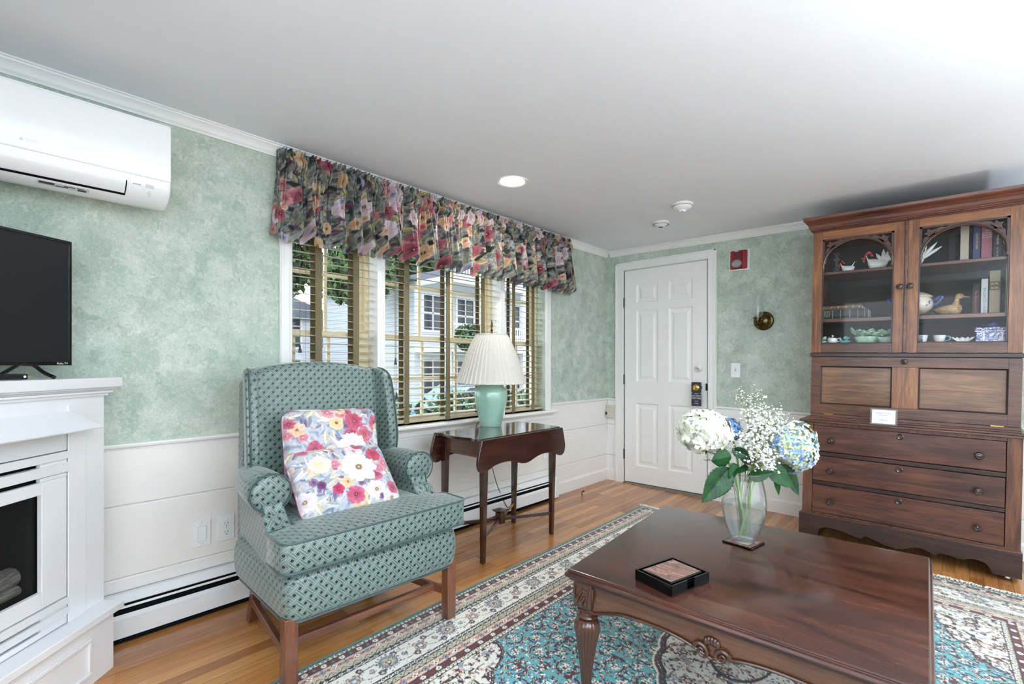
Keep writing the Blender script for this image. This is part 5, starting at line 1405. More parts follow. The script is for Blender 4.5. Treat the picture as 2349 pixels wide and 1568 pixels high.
# ------------------------------------------------------------------ vase and flowers
hd_ = math.atan2(1016.5, 1128.8)
VB = CH+.0078
vr = thing('glass_vase', 'clear glass vase half full of water on the black coaster', 'vase', (VX, VY, VB), math.radians(-8), tilt=True)
def vsec(h, w_, e):
    out = []
    for k in range(40):
        a = 2*pi*k/40; c, s_ = math.cos(a), math.sin(a)
        out.append((w_*math.copysign(abs(c)**e, c), w_*math.copysign(abs(s_)**e, s_), h))
    return out
vp_ = [(.0, .036, .5), (.006, .040, .5), (.03, .050, .62), (.07, .066, .75), (.12, .078, .88), (.16, .080, .95), (.20, .075, 1), (.24, .066, 1), (.262, .0635, 1), (.268, .066, 1), (.272, .068, 1)]
VG = glass('vase_glass', tint=(.98, .99, .99, 1), edge=.22, gloss=1.4)
m = MB(); m.loft([vsec(h, w_, e) for h, w_, e in vp_]+[vsec(h, w_-.003, e) for h, w_, e in vp_[::-1][:-1]]+[vsec(.010, .034, .5)], True)
m.build('glass_body', VG, vr, smooth=True, ang=60)
MB().tube(vsec(.271, .0665, 1), .0026, 6, closed=True).build('rim', VG, vr, smooth=True)
WT = glass('vase_water', tint=(.93, .96, .95, 1), gloss=.6, haze=.16, hz=(.92, .94, .97, 1), ior=1.2)
MB().loft([vsec(h, w_-.0045, e) for h, w_, e in ((.012, .042, .55), (.03, .050, .62), (.07, .066, .75), (.12, .078, .88), (.148, .0795, .93))]).build('water', WT, vr, smooth=True, ang=50)
ST_ = plain('flower_stem_green', rgb(128, 168, 92), .5, var=.15); STB = plain('thin_branch', rgb(118, 128, 84), .6)
def leafmat():
    t = NT('hydrangea_leaf'); v = t.coords((1, 1, 1)); n = t.noise(v, 22, 3)
    t.link(t.ramp(n, [(.3, rgb(10, 40, 22)), (.7, rgb(30, 78, 34))]), t.p.inputs['Base Color']); t.p.inputs['Roughness'].default_value = .42; t.p.inputs['Specular IOR Level'].default_value = .3
    w_ = t.noise(v, 120, 2); t.bump(w_, .3, .002); return t.m
LF = leafmat()
Vc = Vector((VX, VY, VB))
Rt = Vector((math.cos(hd_), math.sin(hd_), 0)); Fw = Vector((-math.sin(hd_), math.cos(hd_), 0)); Uz = Vector((0, 0, 1))
def loc_(a, b, z): return Rt*a+Fw*b+Uz*z                # a to the right, b away, z above the vase foot
def leaf(parent, base, tip, width, curl=.02, side=None):
    b0, t0 = loc_(*base), loc_(*tip); d = t0-b0; L_ = d.length; d.normalize()
    sd = (side or Rt).copy() if side is not None else (d.cross(Fw)); sd = (sd-d*sd.dot(d)).normalized(); nrm = d.cross(sd).normalized()
    m = MB(); NUi, NVi = 25, 17
    def f(u, v):
        w_ = width/2*math.sin(pi*min(1, u**.78))**.85*(1-.25*u) if 0 < u < 1 else 0
        w_ *= 1+.05*math.sin(u*70) if .05 < u < .97 else 1
        y = (v*2-1); rib = .0042*abs(math.sin((u*9-abs(y)*2.2)*pi))*abs(y)**.4*(1-u)
        p = b0+d*(u*L_)+sd*(y*w_)+nrm*(curl*(u*u)*-1+.18*w_*abs(y)+rib*2)+Uz*0
        return tuple(p)
    m.grid(NUi, NVi, f); o = m.build('leaf', LF, parent, smooth=True, ang=180)
    s_ = o.modifiers.new('t', 'SOLIDIFY'); s_.thickness = .0006
    return o
def hydrangea(label, c, R_, tilt_, n, cols, seed, stempts, fs=.0125, leaves=()):
    r = thing('hydrangea', label, 'flower', tuple(Vc), 0, group='hydrangeas in the glass vase', tilt=True)
    rr = random.Random(seed); m = MB(); cen = loc_(*c)
    mats = []
    for k, cl in enumerate(cols):
        mm = plain('petal_%s_%d' % (label.split()[0], k), rgb(*cl), .6, sheen=.1, var=.05, scale=60); mats.append(mm)
    axes = (Rt, Fw, Uz)
    for k in range(n):
        g = (k+.5)/n; th = math.acos(1-2*g*.92); ph = k*2.39996
        dn = Vector((math.sin(th)*math.cos(ph), math.sin(th)*math.sin(ph), math.cos(th)))
        dn = Matrix.Rotation(tilt_[0], 3, 'Y') @ Matrix.Rotation(tilt_[1], 3, 'X') @ dn
        jit = 1+rr.uniform(-.12, .05)
        p = cen+Rt*dn.x*R_[0]*jit+Fw*dn.y*R_[1]*jit+Uz*dn.z*R_[2]*jit
        nn2 = (Rt*dn.x/R_[0]+Fw*dn.y/R_[1]+Uz*dn.z/R_[2]).normalized(); nn2 = (nn2+Vector((rr.gauss(0, .22), rr.gauss(0, .22), rr.gauss(0, .22)))).normalized()
        e1 = nn2.orthogonal().normalized(); e1 = Matrix.Rotation(rr.random()*6.3, 3, nn2) @ e1; e2 = nn2.cross(e1)
        ci = min(len(cols)-1, int(abs(rr.gauss(0, .55))*len(cols)/1.6) if len(cols) > 2 else rr.randrange(len(cols)))
        f_ = fs*rr.uniform(.8, 1.15)
        for q in range(4):
            a = q*pi/2; x = e1*math.cos(a)+e2*math.sin(a); y = nn2.cross(x); m.m = ci if rr.random() < .75 else rr.randrange(len(cols))
            P = [p, p+x*f_*.45+y*f_*.42+nn2*f_*.10, p+x*f_*1.0+y*f_*.36+nn2*f_*.10, p+x*f_*1.18+nn2*f_*.02, p+x*f_*1.0-y*f_*.36+nn2*f_*.14, p+x*f_*.45-y*f_*.42+nn2*f_*.12, p+x*f_*.6+nn2*f_*.20]
            m.add([tuple(t_) for t_ in P], [(0, 1, 6), (1, 2, 6), (2, 3, 6), (3, 4, 6), (4, 5, 6), (5, 0, 6)])
    o = m.build('bloom', mats, r, smooth=True, ang=180)
    core = MB().ball(tuple(cen), 1, 16, 10); core.v = [tuple(cen+Rt*((Vector(v)-cen).x*R_[0]*.78)+Fw*((Vector(v)-cen).y*R_[1]*.78)+Uz*((Vector(v)-cen).z*R_[2]*.74)) for v in core.v]
    core.build('bloom_core', plain('bloom_core_%s' % label.split()[0], rgb(*[int(x*.93) for x in cols[0]]), .8), o, smooth=True)
    MB().tube(smoothcurve([tuple(loc_(*p)) for p in stempts], 6), .0042, 8).build('stem', ST_, r, smooth=True)
    for args in leaves: leaf(r, *args)
    return r
hydrangea('white hydrangea with broad green leaves on the left side of the vase', (-.150, .02, .428), (.100, .088, .080), (-.55, -.05), 170, [(224, 226, 212), (230, 232, 226), (206, 214, 182)], 1,
          [(.015, .01, .02), (-.012, -.01, .13), (-.045, -.01, .27), (-.09, .0, .36), (-.13, .01, .40)], .0215,
          [((-.075, -.03, .295), (-.185, -.06, .165), .105, .012, Rt), ((-.06, -.02, .335), (-.155, -.04, .325), .085, .012, Uz), ((-.15, .0, .37), (-.165, -.03, .345), .012, .003, Rt), ((-.05, .0, .36), (.015, -.03, .335), .05, .01, Uz)])
hydrangea('blue hydrangea small and dark, half hidden behind the white one', (-.022, .085, .425), (.042, .04, .045), (.1, -.3), 60, [(92, 126, 176), (148, 180, 204), (64, 92, 150)], 2,
          [(.0, .02, .03), (.0, .03, .2), (-.01, .06, .35), (-.02, .08, .40)], .0125)
hydrangea('pale blue and lime hydrangea drooping on the right side of the vase', (.190, .005, .372), (.092, .080, .100), (.62, -.25), 250, [(206, 218, 182), (180, 202, 220), (140, 170, 214), (190, 208, 146), (92, 126, 194)], 3,
          [(-.02, -.01, .02), (.02, .0, .15), (.055, .0, .28), (.11, .0, .36), (.16, .0, .385)], .0118,
          [((.075, -.02, .305), (.165, -.05, .225), .085, .012, Rt), ((.155, .02, .30), (.215, -.01, .185), .065, .012, Rt), ((.135, .03, .26), (.150, .02, .175), .03, .006, Rt), ((.05, .0, .29), (.0, -.06, .262), .07, .01, Fw), ((.01, .02, .30), (-.075, -.05, .262), .07, .01, Fw), ((.0, -.03, .262), (.075, -.07, .285), .055, .01, Uz), ((-.03, -.02, .30), (-.09, -.05, .262), .06, .01, Uz), ((-.02, .0, .345), (.045, -.03, .30), .05, .01, Uz), ((.09, .05, .42), (.105, .03, .48), .03, .006, Rt)])
BL = plain('tiny_white_blossom', rgb(248, 248, 244), .6, var=.04)
def spray(label, c, R_, n, seed, root, size=.0030):
    r = thing('gypsophila_spray', label, 'flower', tuple(Vc), 0, group='baby breath sprays in the vase', tilt=True)
    rr = random.Random(seed); st = MB(); bl = MB(); fork = loc_(*root[-1])
    for q in range(5): st.tube(smoothcurve([tuple(loc_(p[0]+rr.uniform(-.018, .018)*(1-i/len(root)), p[1]+rr.uniform(-.012, .012), p[2])) for i, p in enumerate(root)], 5), .0011, 5)
    hubs = []
    for k in range(max(6, n//12)):
        a, b, q = rr.random()*2*pi, math.acos(2*rr.random()-1), rr.random()**.45*.75
        h = loc_(*c)+Rt*R_[0]*q*math.sin(b)*math.cos(a)+Fw*R_[1]*q*math.sin(b)*math.sin(a)+Uz*R_[2]*q*math.cos(b)
        mid = (h+fork)/2+Uz*.012; st.tube([tuple(fork), tuple(mid), tuple(h)], .0007, 4); hubs.append(h)
    for k in range(n):
        h = hubs[k % len(hubs)]; out = (h-fork).normalized()
        p = h+(out*rr.uniform(.008, .034))+Vector((rr.gauss(0, .012), rr.gauss(0, .012), rr.gauss(0, .012)))
        st.tube([tuple(h), tuple(p)], .00045, 3)
        s_ = size*rr.uniform(.7, 1.35)
        for q in range(3 if s_ > .003 else 1):
            o_ = Vector((rr.gauss(0, 1), rr.gauss(0, 1), rr.gauss(0, 1)))*s_*.3; bl.ball(tuple(p+o_), (s_, s_, s_*.8), 7, 5)
    st.build('stem', STB, r, smooth=True); bl.build('blossoms', BL, r, smooth=True)['kind'] = 'stuff'
spray('baby breath spray reaching highest, thin and open above the bouquet', (.040, .05, .540), (.070, .04, .050), 110, 1, [(.01, .02, .03), (.0, .02, .2), (.02, .04, .38), (.045, .05, .45)], .0022)
spray('dense baby breath cloud in the middle of the bouquet', (.065, -.005, .385), (.105, .06, .095), 420, 2, [(-.01, -.01, .03), (.01, .0, .2), (.03, .0, .28)], .0036)
spray('baby breath cloud just above the right hand leaves', (.085, .04, .465), (.105, .06, .065), 300, 3, [(.02, .0, .04), (.02, .01, .2), (.05, .03, .36)], .0030)
spray('baby breath spray low at the left under the white hydrangea', (-.09, .03, .340), (.075, .05, .050), 160, 4, [(.0, .02, .04), (-.02, .02, .2), (-.05, .03, .30)], .0022)
spray('baby breath hanging over the vase rim at the middle', (.020, -.045, .320), (.080, .04, .050), 170, 5, [(.02, -.02, .04), (.0, -.02, .2), (.0, -.03, .28)], .0034)
# ------------------------------------------------------------------ secretary cabinet
def walnut(name, axis, dark, mid, light, rough=.30, coat=.25):
    return wood(name, rgb(*dark), rgb(*mid), rgb(*light), axis, rough, coat, 1.0, 1.0, .1)
WX = walnut('walnut_x', 'x', (36, 20, 15), (76, 46, 34), (114, 74, 52)); WZ = walnut('walnut_z', 'z', (38, 20, 15), (78, 46, 34), (118, 74, 52))
WOR = walnut('walnut_orange_z', 'z', (60, 30, 18), (110, 66, 40), (156, 104, 64)); WDR = walnut('walnut_drawer', 'x', (34, 18, 14), (68, 39, 31), (102, 62, 46))
WPN = walnut('walnut_panel', 'x', (54, 34, 24), (98, 68, 48), (142, 104, 74)); WDK = walnut('walnut_dark', 'x', (24, 14, 12), (44, 27, 23), (68, 44, 35)); WCN = walnut('walnut_cornice', 'x', (34, 15, 11), (76, 38, 27), (118, 66, 46))
WIN = plain('cabinet_interior', rgb(52, 47, 44), .6, var=.15, scale=6)
KN = plain('dark_turned_knob', rgb(52, 34, 30), .15, coat=.7, var=.1)
OX = 2.318
cab = thing('secretary_cabinet', 'tall antique walnut secretary cabinet with two arched glass doors and three drawers', 'secretary cabinet', (OX, 0, 0), tilt=True)
r = cab
def B(name, mat, boxes, parent=None, bevel=.002, seg=2):
    m = MB()
    for b in boxes: m.box(b[0]-OX, b[1], b[2], b[3]-OX, b[4], b[5])
    return m.build(name, mat, parent if parent is not None else cab, bevel=bevel, seg=seg)
YL = -.462                                   # front of the lower case
B('lower_case', WZ, [(1.790, YL, .165, 1.845, -.02, .781), (2.760, YL, .165, 2.822, -.02, .781), (1.845, -.05, .165, 2.76, -.02, .781), (1.845, YL, .759, 2.76, -.05, .781), (1.845, YL+.004, .165, 2.76, -.05, .180)])
B('drawer_rail', WDK, [(1.845, YL+.003, .560, 2.76, -.1, .586)], bevel=.003); B('drawer_rail', WDK, [(1.845, YL+.003, .368, 2.76, -.1, .391)], bevel=.003)
B('writing_board', WX, [(1.768, -.49, .781, 2.850, -.02, .795)], bevel=.004, seg=3)
sc = [(1.885, .031), (1.893, .080), (1.93, .098), (2.0, .096), (2.06, .084), (2.12, .070), (2.14, .090), (2.17, .086), (2.22, .068), (2.284, .056), (2.32, .058), (2.36, .076), (2.41, .088), (2.45, .076), (2.475, .060), (2.495, .082), (2.55, .078), (2.59, .072), (2.633, .088), (2.68, .082), (2.70, .062), (2.715, .031)]
scc = [sc[0]]+smoothcurve(sc[1:-1], 3)+[sc[-1]]
MB().prism([(x-OX, z) for x, z in [(1.777, .031)]+scc+[(2.828, .031), (2.828, .166), (1.777, .166)]], 'y', -.488, -.468).build('plinth_front', WDK, r, bevel=.002)
B('plinth_moulding', WX, [(1.777, -.488, .166, 2.828, -.46, .172)], bevel=.002)
B('plinth_side', WDK, [(1.777, -.468, .031, 1.797, -.02, .166)]); B('plinth_side', WDK, [(2.808, -.468, .031, 2.828, -.02, .166)])
for x, y in ((1.83, -.44), (2.775, -.44), (1.83, -.06), (2.775, -.06)):
    MB().lathe([(.001, -.011), (.014, -.010), (.016, 0), (.014, .010), (.001, .011)], (x-OX, y, .0165), 20, 'x').build('caster', CHROME, r, smooth=True)
    MB().box(x-OX-.013, y-.006, .018, x-OX+.013, y+.008, .034).build('caster_fork', BRASS, r)
def knob(parent, x, z, y0, s_=1.0):
    MB().lathe([(.001, 0), (.012*s_, 0), (.010*s_, -.006), (.008*s_, -.012), (.014*s_, -.018), (.020*s_, -.026), (.021*s_, -.032), (.017*s_, -.038), (.012*s_, -.0385), (.009*s_, -.036), (.005*s_, -.0365), (.001, -.038)], (x-OX, y0, z), 28, 'y').build('knob', KN, parent, smooth=True)
def escut(parent, x, z, y0):
    MB().lathe([(.001, 0), (.017, 0), (.018, -.003), (.014, -.006), (.008, -.004), (.007, -.002), (.001, -.002)], (x-OX, y0, z), 24, 'y').build('keyhole_escutcheon', KN, parent, smooth=True)
for z0, z1 in ((.590, .757), (.394, .557), (.183, .365)):
    d = B('drawer', WDR, [(1.8475, YL+.001, z0, 2.7575, -.12, z1)], bevel=.003)
    zc = (z0+z1)/2
    knob(d, 1.953, zc-.006, YL); knob(d, 2.651, zc-.006, YL); escut(d, 2.302, z1-.026, YL)
YU = -.440
B('carcass', WOR, [(1.824, YU+.02, .795, 1.840, -.02, 2.04), (2.796, YU+.02, .795, 2.812, -.02, 2.04)])
B('back_panel', WIN, [(1.840, -.035, .795, 2.796, -.02, 2.04)], bevel=0)
B('desk_case', WX, [(1.840, YU+.03, .80, 2.796, -.035, .84), (1.840, YU+.02, 1.205, 2.796, -.035, 1.300), (1.84, YU+.02, 2.0, 2.796, -.035, 2.04)])
B('shelf', WX, [(1.841, YU+.022, 1.756, 2.795, -.036, 1.776)], bevel=.004, seg=3); B('shelf', WX, [(1.841, YU+.022, 1.441, 2.795, -.036, 1.466)], bevel=.004, seg=3)
B('base_moulding', WX, [(1.816, -.474, .795, 2.824, -.02, .808), (1.824, -.462, .808, 2.816, -.02, .818), (1.826, -.456, .818, 2.814, -.02, .836)], bevel=.002)
B('waist_moulding', WDK, [(1.818, -.462, 1.213, 2.818, -.04, 1.238)], bevel=.004, seg=3)
# fall front with two sunk panels
f = B('fall_front', WX, [(1.826, -.456, .838, 1.878, -.43, 1.211), (2.760, -.456, .838, 2.812, -.43, 1.211), (1.878, -.456, .838, 2.76, -.43, .903), (1.878, -.456, 1.152, 2.76, -.43, 1.211)], bevel=.001)
B('centre_stile', WOR, [(2.256, -.456, .903, 2.381, -.43, 1.152)], f, .001)
for x0, x1 in ((1.878, 2.256), (2.381, 2.760)):
    B('sunk_panel', WPN, [(x0, -.438, .903, x1, -.432, 1.152)], f, 0)
    m = MB(); x0 -= OX; x1 -= OX
    m.loft([[(x0, -.456, .903), (x1, -.456, .903), (x1, -.456, 1.152), (x0, -.456, 1.152)], [(x0+.006, -.450, .909), (x1-.006, -.450, .909), (x1-.006, -.450, 1.146), (x0+.006, -.450, 1.146)], [(x0+.008, -.438, .911), (x1-.008, -.438, .911), (x1-.008, -.438, 1.144), (x0+.008, -.438, 1.144)]], False)
    m.build('panel_moulding', WDK, f)
knob(f, 2.316, 1.186, -.456, .8)
for x in (1.93, 2.72): B('brass_hinge', GOLD, [(x-.026, -.4575, .8355, x+.026, -.455, .8395)], f, 0)
# doors
def arch(k=18):
    pts = []
    for i in range(k+1):
        t = pi*i/k; x = -.185*math.cos(t); z = 1.793+.160*math.sin(t)**.82+.016*(1-abs(x)/.185)
        pts.append((x, z))
    return pts
GL = glass('old_cabinet_glass', gloss=.45, rough=.03)
for n_, (x0, x1, gx0, gx1, name) in enumerate(((1.824, 2.304, 1.877, 2.252, 'left'), (2.319, 2.812, 2.371, 2.752, 'right'))):
    yf = -.456
    d = B('glass_door', WOR, [(x0, yf, 1.240, gx0, yf+.022, 2.036)], bevel=.0015)
    B('door_stile', WOR, [(gx1, yf, 1.240, x1, yf+.022, 2.036)], d, .0015)
    B('door_rail', WX, [(gx0, yf, 1.240, gx1, yf+.022, 1.300)], d, .0015)
    B('door_rail', walnut('walnut_figured', 'x', (84, 46, 28), (126, 78, 46), (160, 108, 66)), [(gx0, yf, 1.986, gx1, yf+.022, 2.036)], d, .0015)
    B('pane', GL, [(gx0, yf+.013, 1.300, gx1, yf+.015, 1.986)], d, 0)
    B('glazing_bead', WDK, [(gx0, yf+.004, 1.300, gx0+.007, yf+.013, 1.986), (gx1-.007, yf+.004, 1.300, gx1, yf+.013, 1.986), (gx0, yf+.004, 1.300, gx1, yf+.013, 1.306)], d, .001)
    cx = (gx0+gx1)/2-OX; A = arch(); w2 = (gx1-gx0)/2
    fr = MB()
    fr.tube([(cx+x*.985, yf+.004, z+.002) for x, z in A], .0075, 8)
    for s_ in (-1, 1):
        fr.box(cx+s_*w2-s_*.012, yf+.001, 1.775, cx+s_*w2, yf+.011, 1.986)
        # carved leaves in the corner and vines running to both points
        cxn, czn = cx+s_*(w2-.050), 1.944
        star = []
        for k in range(20):
            a = 2*pi*k/20+.5*s_; rr_ = (.030 if k % 4 == 0 else .017 if k % 2 == 0 else .021)
            star.append((cxn+rr_*math.cos(a), czn+rr_*.95*math.sin(a)))
        fr.prism(star, 'y', yf+.003, yf+.010)
        for (px_, pz_, ra, rb, an) in ((.088, 1.962, .026, .009, .25), (.118, 1.965, .016, .006, .15), (.026, 1.905, .022, .009, 1.2), (.026, 1.872, .018, .007, 1.35), (.022, 1.846, .012, .005, 1.4), (.070, 1.930, .016, .007, .6), (.045, 1.900, .014, .006, 1.0)):
            c_ = (cx+s_*(w2-px_), pz_); e_ = []
            for k in range(12):
                a = 2*pi*k/12; u_, v_ = ra*math.cos(a), rb*math.sin(a)*(1+.3*math.cos(a)); an_ = an if s_ < 0 else pi-an
                e_.append((c_[0]+u_*math.cos(an_)-v_*math.sin(an_), c_[1]+u_*math.sin(an_)+v_*math.cos(an_)))
            fr.prism(e_, 'y', yf+.004, yf+.010)
        fr.tube([(cx+s_*(w2-.150), yf+.007, 1.966), (cx+s_*(w2-.10), yf+.007, 1.958), (cxn, yf+.007, czn), (cx+s_*(w2-.020), yf+.007, 1.89), (cx+s_*(w2-.016), yf+.007, 1.825)], .0032, 6)
    # rib band between arch and the frame
    band = []
    up = [(cx+x*.97, z) for x, z in A]; lo2 = [(cx+x*1.02, z+.018) for x, z in A]
    up = [(max(cx-w2, min(cx+w2, x)), z) for x, z in up]; lo2 = [(max(cx-w2, min(cx+w2, x)), min(1.986, z)) for x, z in lo2]
    for k in range(len(A)-1):
        fr.prism([up[k], up[k+1], lo2[k+1], lo2[k]], 'y', yf+.003, yf+.011)
    fr.box(cx-w2, yf+.001, 1.975, cx+w2, yf+.011, 1.986)
    fr.build('carved_spandrel', walnut('walnut_carved', 'x', (38, 22, 18), (66, 42, 35), (92, 62, 52)), d)
    knob(d, (2.285 if n_ == 0 else 2.334), 1.640, yf, .8)
B('astragal', WX, [(2.3035, -.462, 1.240, 2.3195, -.44, 2.036)], bevel=.004, seg=3)
# cornice
cp = [(0, 2.036), (.004, 2.036), (.006, 2.042), (.012, 2.044), (.012, 2.050), (.018, 2.052), (.018, 2.058), (.022, 2.064), (.026, 2.080), (.034, 2.095), (.046, 2.105), (.050, 2.112), (.052, 2.128), (0, 2.128)]
m = MB(); rings = []
for o_, z in cp[1:-1]: rings.append([(1.824-OX-o_, -.456-o_*1.3, z), (2.812-OX+o_, -.456-o_*1.3, z), (2.812-OX+o_, -.02, z), (1.824-OX-o_, -.02, z)])
m.loft(rings); m.build('cornice', WCN, r)

# ------------------------------------------------------------------ what stands in the cabinet
WCH = plain('white_glazed_china', rgb(240, 240, 238), .15, coat=.5, var=.02); REDG = plain('red_glaze', rgb(196, 60, 60), .2, coat=.4)
BLU = plain('blue_glaze', rgb(64, 84, 150), .2, coat=.4, var=.15, scale=40); CREAMG = plain('cream_glaze', rgb(222, 212, 196), .18, coat=.5)
GRG = plain('green_leaf_glaze', rgb(182, 220, 194), .2, coat=.4, var=.2, scale=50); TQG = plain('turquoise_glaze', rgb(120, 180, 190), .2, coat=.4, var=.25, scale=60)
CLEAR = glass('crystal', edge=.6, gloss=1.3)
S1, S2, S3 = 1.7765, 1.4665, 1.3005
def item(name, label, cat, x, y, z, rz=0, group=None): return thing(name, label, cat, (x, y, z), rz, group, tilt=True)
def book(label, x0, x1, h, z, cov, title='', ink=None, d=.15, y=-.355, lean=0, size=None, title2='', group='books in the cabinet', rot=-pi/2):
    w_ = x1-x0; r = item('book', label, 'book', (x0+x1)/2, y, z, 0, group)
    m = MB(); m.box(-w_/2, 0, 0, w_/2, .004, h); m.box(-w_/2, 0, 0, -w_/2+.002, d, h); m.box(w_/2-.002, 0, 0, w_/2, d, h)
    m.build('cover', cov, r, bevel=.0012)
    MB().box(-w_/2+.002, .004, .003, w_/2-.002, d-.003, h-.003).build('pages', plain('page_block', rgb(222, 214, 196), .9), r)
    if title: text(title, 'title', ink, size or w_*.55, (0, -.0008, h*.55), '-y', r, .0002, rot=rot)
    if title2: text(title2, 'author', ink, (size or w_*.5)*.8, (0, -.0008, h*.16), '-y', r, .0002, rot=rot)
    return r
CV = lambda n, *c: plain('book_cloth_'+n, rgb(*c), .6, var=.06)
book('dark teal book in shadow, leftmost upright book on the top shelf', 2.500, 2.530, .205, S1, CV('teal', 26, 40, 44), y=-.20)
book('worn book with a torn whitish spine on the top shelf', 2.552, 2.590, .215, S1, CV('worn', 186, 176, 160), y=-.33)
book('blue book with gilt lettering on the top shelf, left of the pink one', 2.607, 2.638, .205, S1, CV('blue', 52, 62, 110), 'DEATH IN PARIS', INKGOLD, y=-.33, size=.013)
b_ = book('thick dusty pink book on the top shelf', 2.642, 2.687, .228, S1, CV('pink', 172, 104, 122), y=-.335)
for k, t_ in enumerate(('THE', 'GLOBAL', 'EUROPE', 'AT LAST')): text(t_, 'title', INKW, .0105, (0, -.0008, .165-k*.0125), '-y', b_, .0002)
book('black book with white lettering on the top shelf, right of the pink one', 2.692, 2.726, .195, S1, CV('black', 24, 24, 28), 'MURDER', INKW, y=-.33, size=.014, title2='IN THE DARK')
book('dark book half hidden behind the right stile on the top shelf', 2.730, 2.762, .20, S1, CV('charcoal', 44, 40, 44), y=-.31)
book('black book with red and white lettering on the middle shelf beside the duck', 2.609, 2.641, .182, S2, CV('black2', 22, 20, 24), 'The Panther', plain('red_print', rgb(210, 70, 70), .5), y=-.30, size=.016, title2='SUE SMITH')
book('white book with blue lettering on the middle shelf', 2.647, 2.676, .205, S2, CV('white', 226, 230, 232), 'BALDACCI', plain('blue_print', rgb(70, 130, 180), .5), y=-.30, size=.017, title2='1st EDITION')
b_ = book('thick beige book with AUEL on its spine on the middle shelf', 2.681, 2.726, .247, S2, CV('beige', 176, 164, 136), y=-.31)
for k in range(2): text('AUEL', 'title', INKW, .0145, (0, -.0009, .172-k*.024), '-y', b_, .0002)
MB().box(-.0225, -.0006, .135, .0225, 0, .185).build('spine_label', plain('brown_label', rgb(120, 98, 76), .6), b_)
book('pale green book at the right end of the middle shelf', 2.748, 2.776, .290, S2, CV('pale_green', 196, 206, 164), y=-.31)
def flatbook(label, x0, x1, z0, z1, cov, ink, y=-.36, deco=0):
    r = item('book', label, 'book', (x0+x1)/2, y, z0, 0, 'books lying on the middle shelf'); L_, t_ = x1-x0, z1-z0
    m = MB(); m.box(-L_/2, 0, 0, L_/2, .20, .003); m.box(-L_/2, 0, t_-.003, L_/2, .20, t_)
    m.prism([(.0, .001), (-.006, t_*.3), (-.006, t_*.7), (0, t_-.001), (.004, t_-.001), (.004, .001)], 'x', -L_/2, L_/2)
    m.build('cover', cov, r)
    MB().box(-L_/2+.003, .004, .003, L_/2-.003, .197, t_-.003).build('pages', MATS['page_block'], r)
    g = MB()
    for x in (-.40, -.22, -.05, .14, .30, .44): g.box(x*L_, -.0068, .004, x*L_+.0025, -.0055, t_-.004)
    g.build('spine_bands', ink, r)
    if deco:
        e_ = MB(); moul = [(-.33*L_-.012, .016), (-.33*L_+.012, .016), (-.33*L_+.012, t_-.014), (-.33*L_-.012, t_-.014)]
        e_.tube([(x, -.0068, z) for x, z in moul], .0015, 5, closed=True); e_.tube([(-.33*L_, -.0068, .014), (-.33*L_, -.0068, t_-.012)], .0015, 5)
        e_.build('gilt_emblem', INKGOLD, r)
    return r
flatbook('large black leather book with gilt emblem lying on the middle shelf', 1.850, 2.118, S2, S2+.064, CV('leather', 44, 52, 56), INKG, deco=1)
flatbook('thin brown book lying on top of the large black leather book', 1.852, 2.085, S2+.0645, S2+.088, CV('brown', 110, 84, 66), INKGOLD)
# porcelain birds
def bird(label, x, y, z, s_, face, comb=True, tail='up'):
    r = item('china_bird', label, 'figurine', x, y, z, 0, 'white china birds on the top shelf'); f = face
    MB().loft([[(f*(cx_)*s_, ry_*s_*math.sin(a), (cz_+rz_*math.cos(a))*s_) for a in [2*pi*k/20 for k in range(20)]] for cx_, cz_, ry_, rz_ in
               ((-.62, .52, .02, .04), (-.52, .46, .15, .20), (-.30, .38, .28, .32), (0, .36, .32, .36), (.28, .40, .28, .36), (.44, .56, .18, .24), (.50, .78, .11, .13), (.53, .92, .10, .10), (.58, 1.0, .05, .05))]).build('body', WCH, r, smooth=True, ang=80)
    tl = MB()
    if tail == 'fan':
        for k in range(6):
            a = math.radians(52+k*24) ; L_ = (1.25 if k < 2 else .95)*s_
            p0 = Vector((-f*.34*s_, 0, .46*s_)); d = Vector((-f*math.cos(a-.6), 0, math.sin(a-.2)))
            q = [p0+d*L_*t for t in (0, .35, .7, 1)]
            tl.tube([tuple(v) for v in q], [.10*s_, .13*s_, .11*s_, .02*s_], 10)
    else:
        tl.loft([[(-f*(.30+.32*t)*s_, .11*(1-t*.8)*s_*math.sin(a), (.46+.62*t)*s_+.16*(1-t*.75)*s_*math.cos(a)) for a in [2*pi*k/12 for k in range(12)]] for t in (0, .4, .8, 1)])
    tl.build('tail', WCH, r, smooth=True)
    if comb:
        cm = MB(); n = 6 if tail == 'fan' else 3
        for k in range(n):
            a = k/(n-1); cm.ball((f*(.60-.34*a)*s_, 0, (1.02+.22*math.sin(a*pi)*(1 if tail == 'fan' else .8))*s_), (.08*s_, .04*s_, .09*s_), 10, 8)
        cm.ball((f*.68*s_, 0, .70*s_), (.05*s_, .04*s_, .12*s_), 8, 6); cm.ball((f*.66*s_, 0, .86*s_), (.10*s_, .09*s_, .10*s_), 10, 8)
        cm.build('comb', REDG, r, smooth=True)
        MB().lathe([(.05*s_, 0), (.001, .12*s_)], (0, 0, 0), 8, 'x').map(lambda a, b, c: (f*(a+.70*s_), b, c+.88*s_)).build('beak', plain('yellow_beak', rgb(226, 196, 110), .4), r)
    return r
bird('small white china hen with a red comb on the top shelf', 1.993, -.29, S1, .068, -1)
bird('white china rooster with a red comb and fanned tail behind the left glass', 2.152, -.29, S1, .100, -1, True, 'fan')
bird('white china rooster half hidden behind the middle door stiles on the top shelf', 2.335, -.29, S1, .088, -1, True, 'fan')
r = item('candlestick', 'clear glass candlestick in the left corner of the top shelf', 'candlestick', 1.925, -.25, S1)
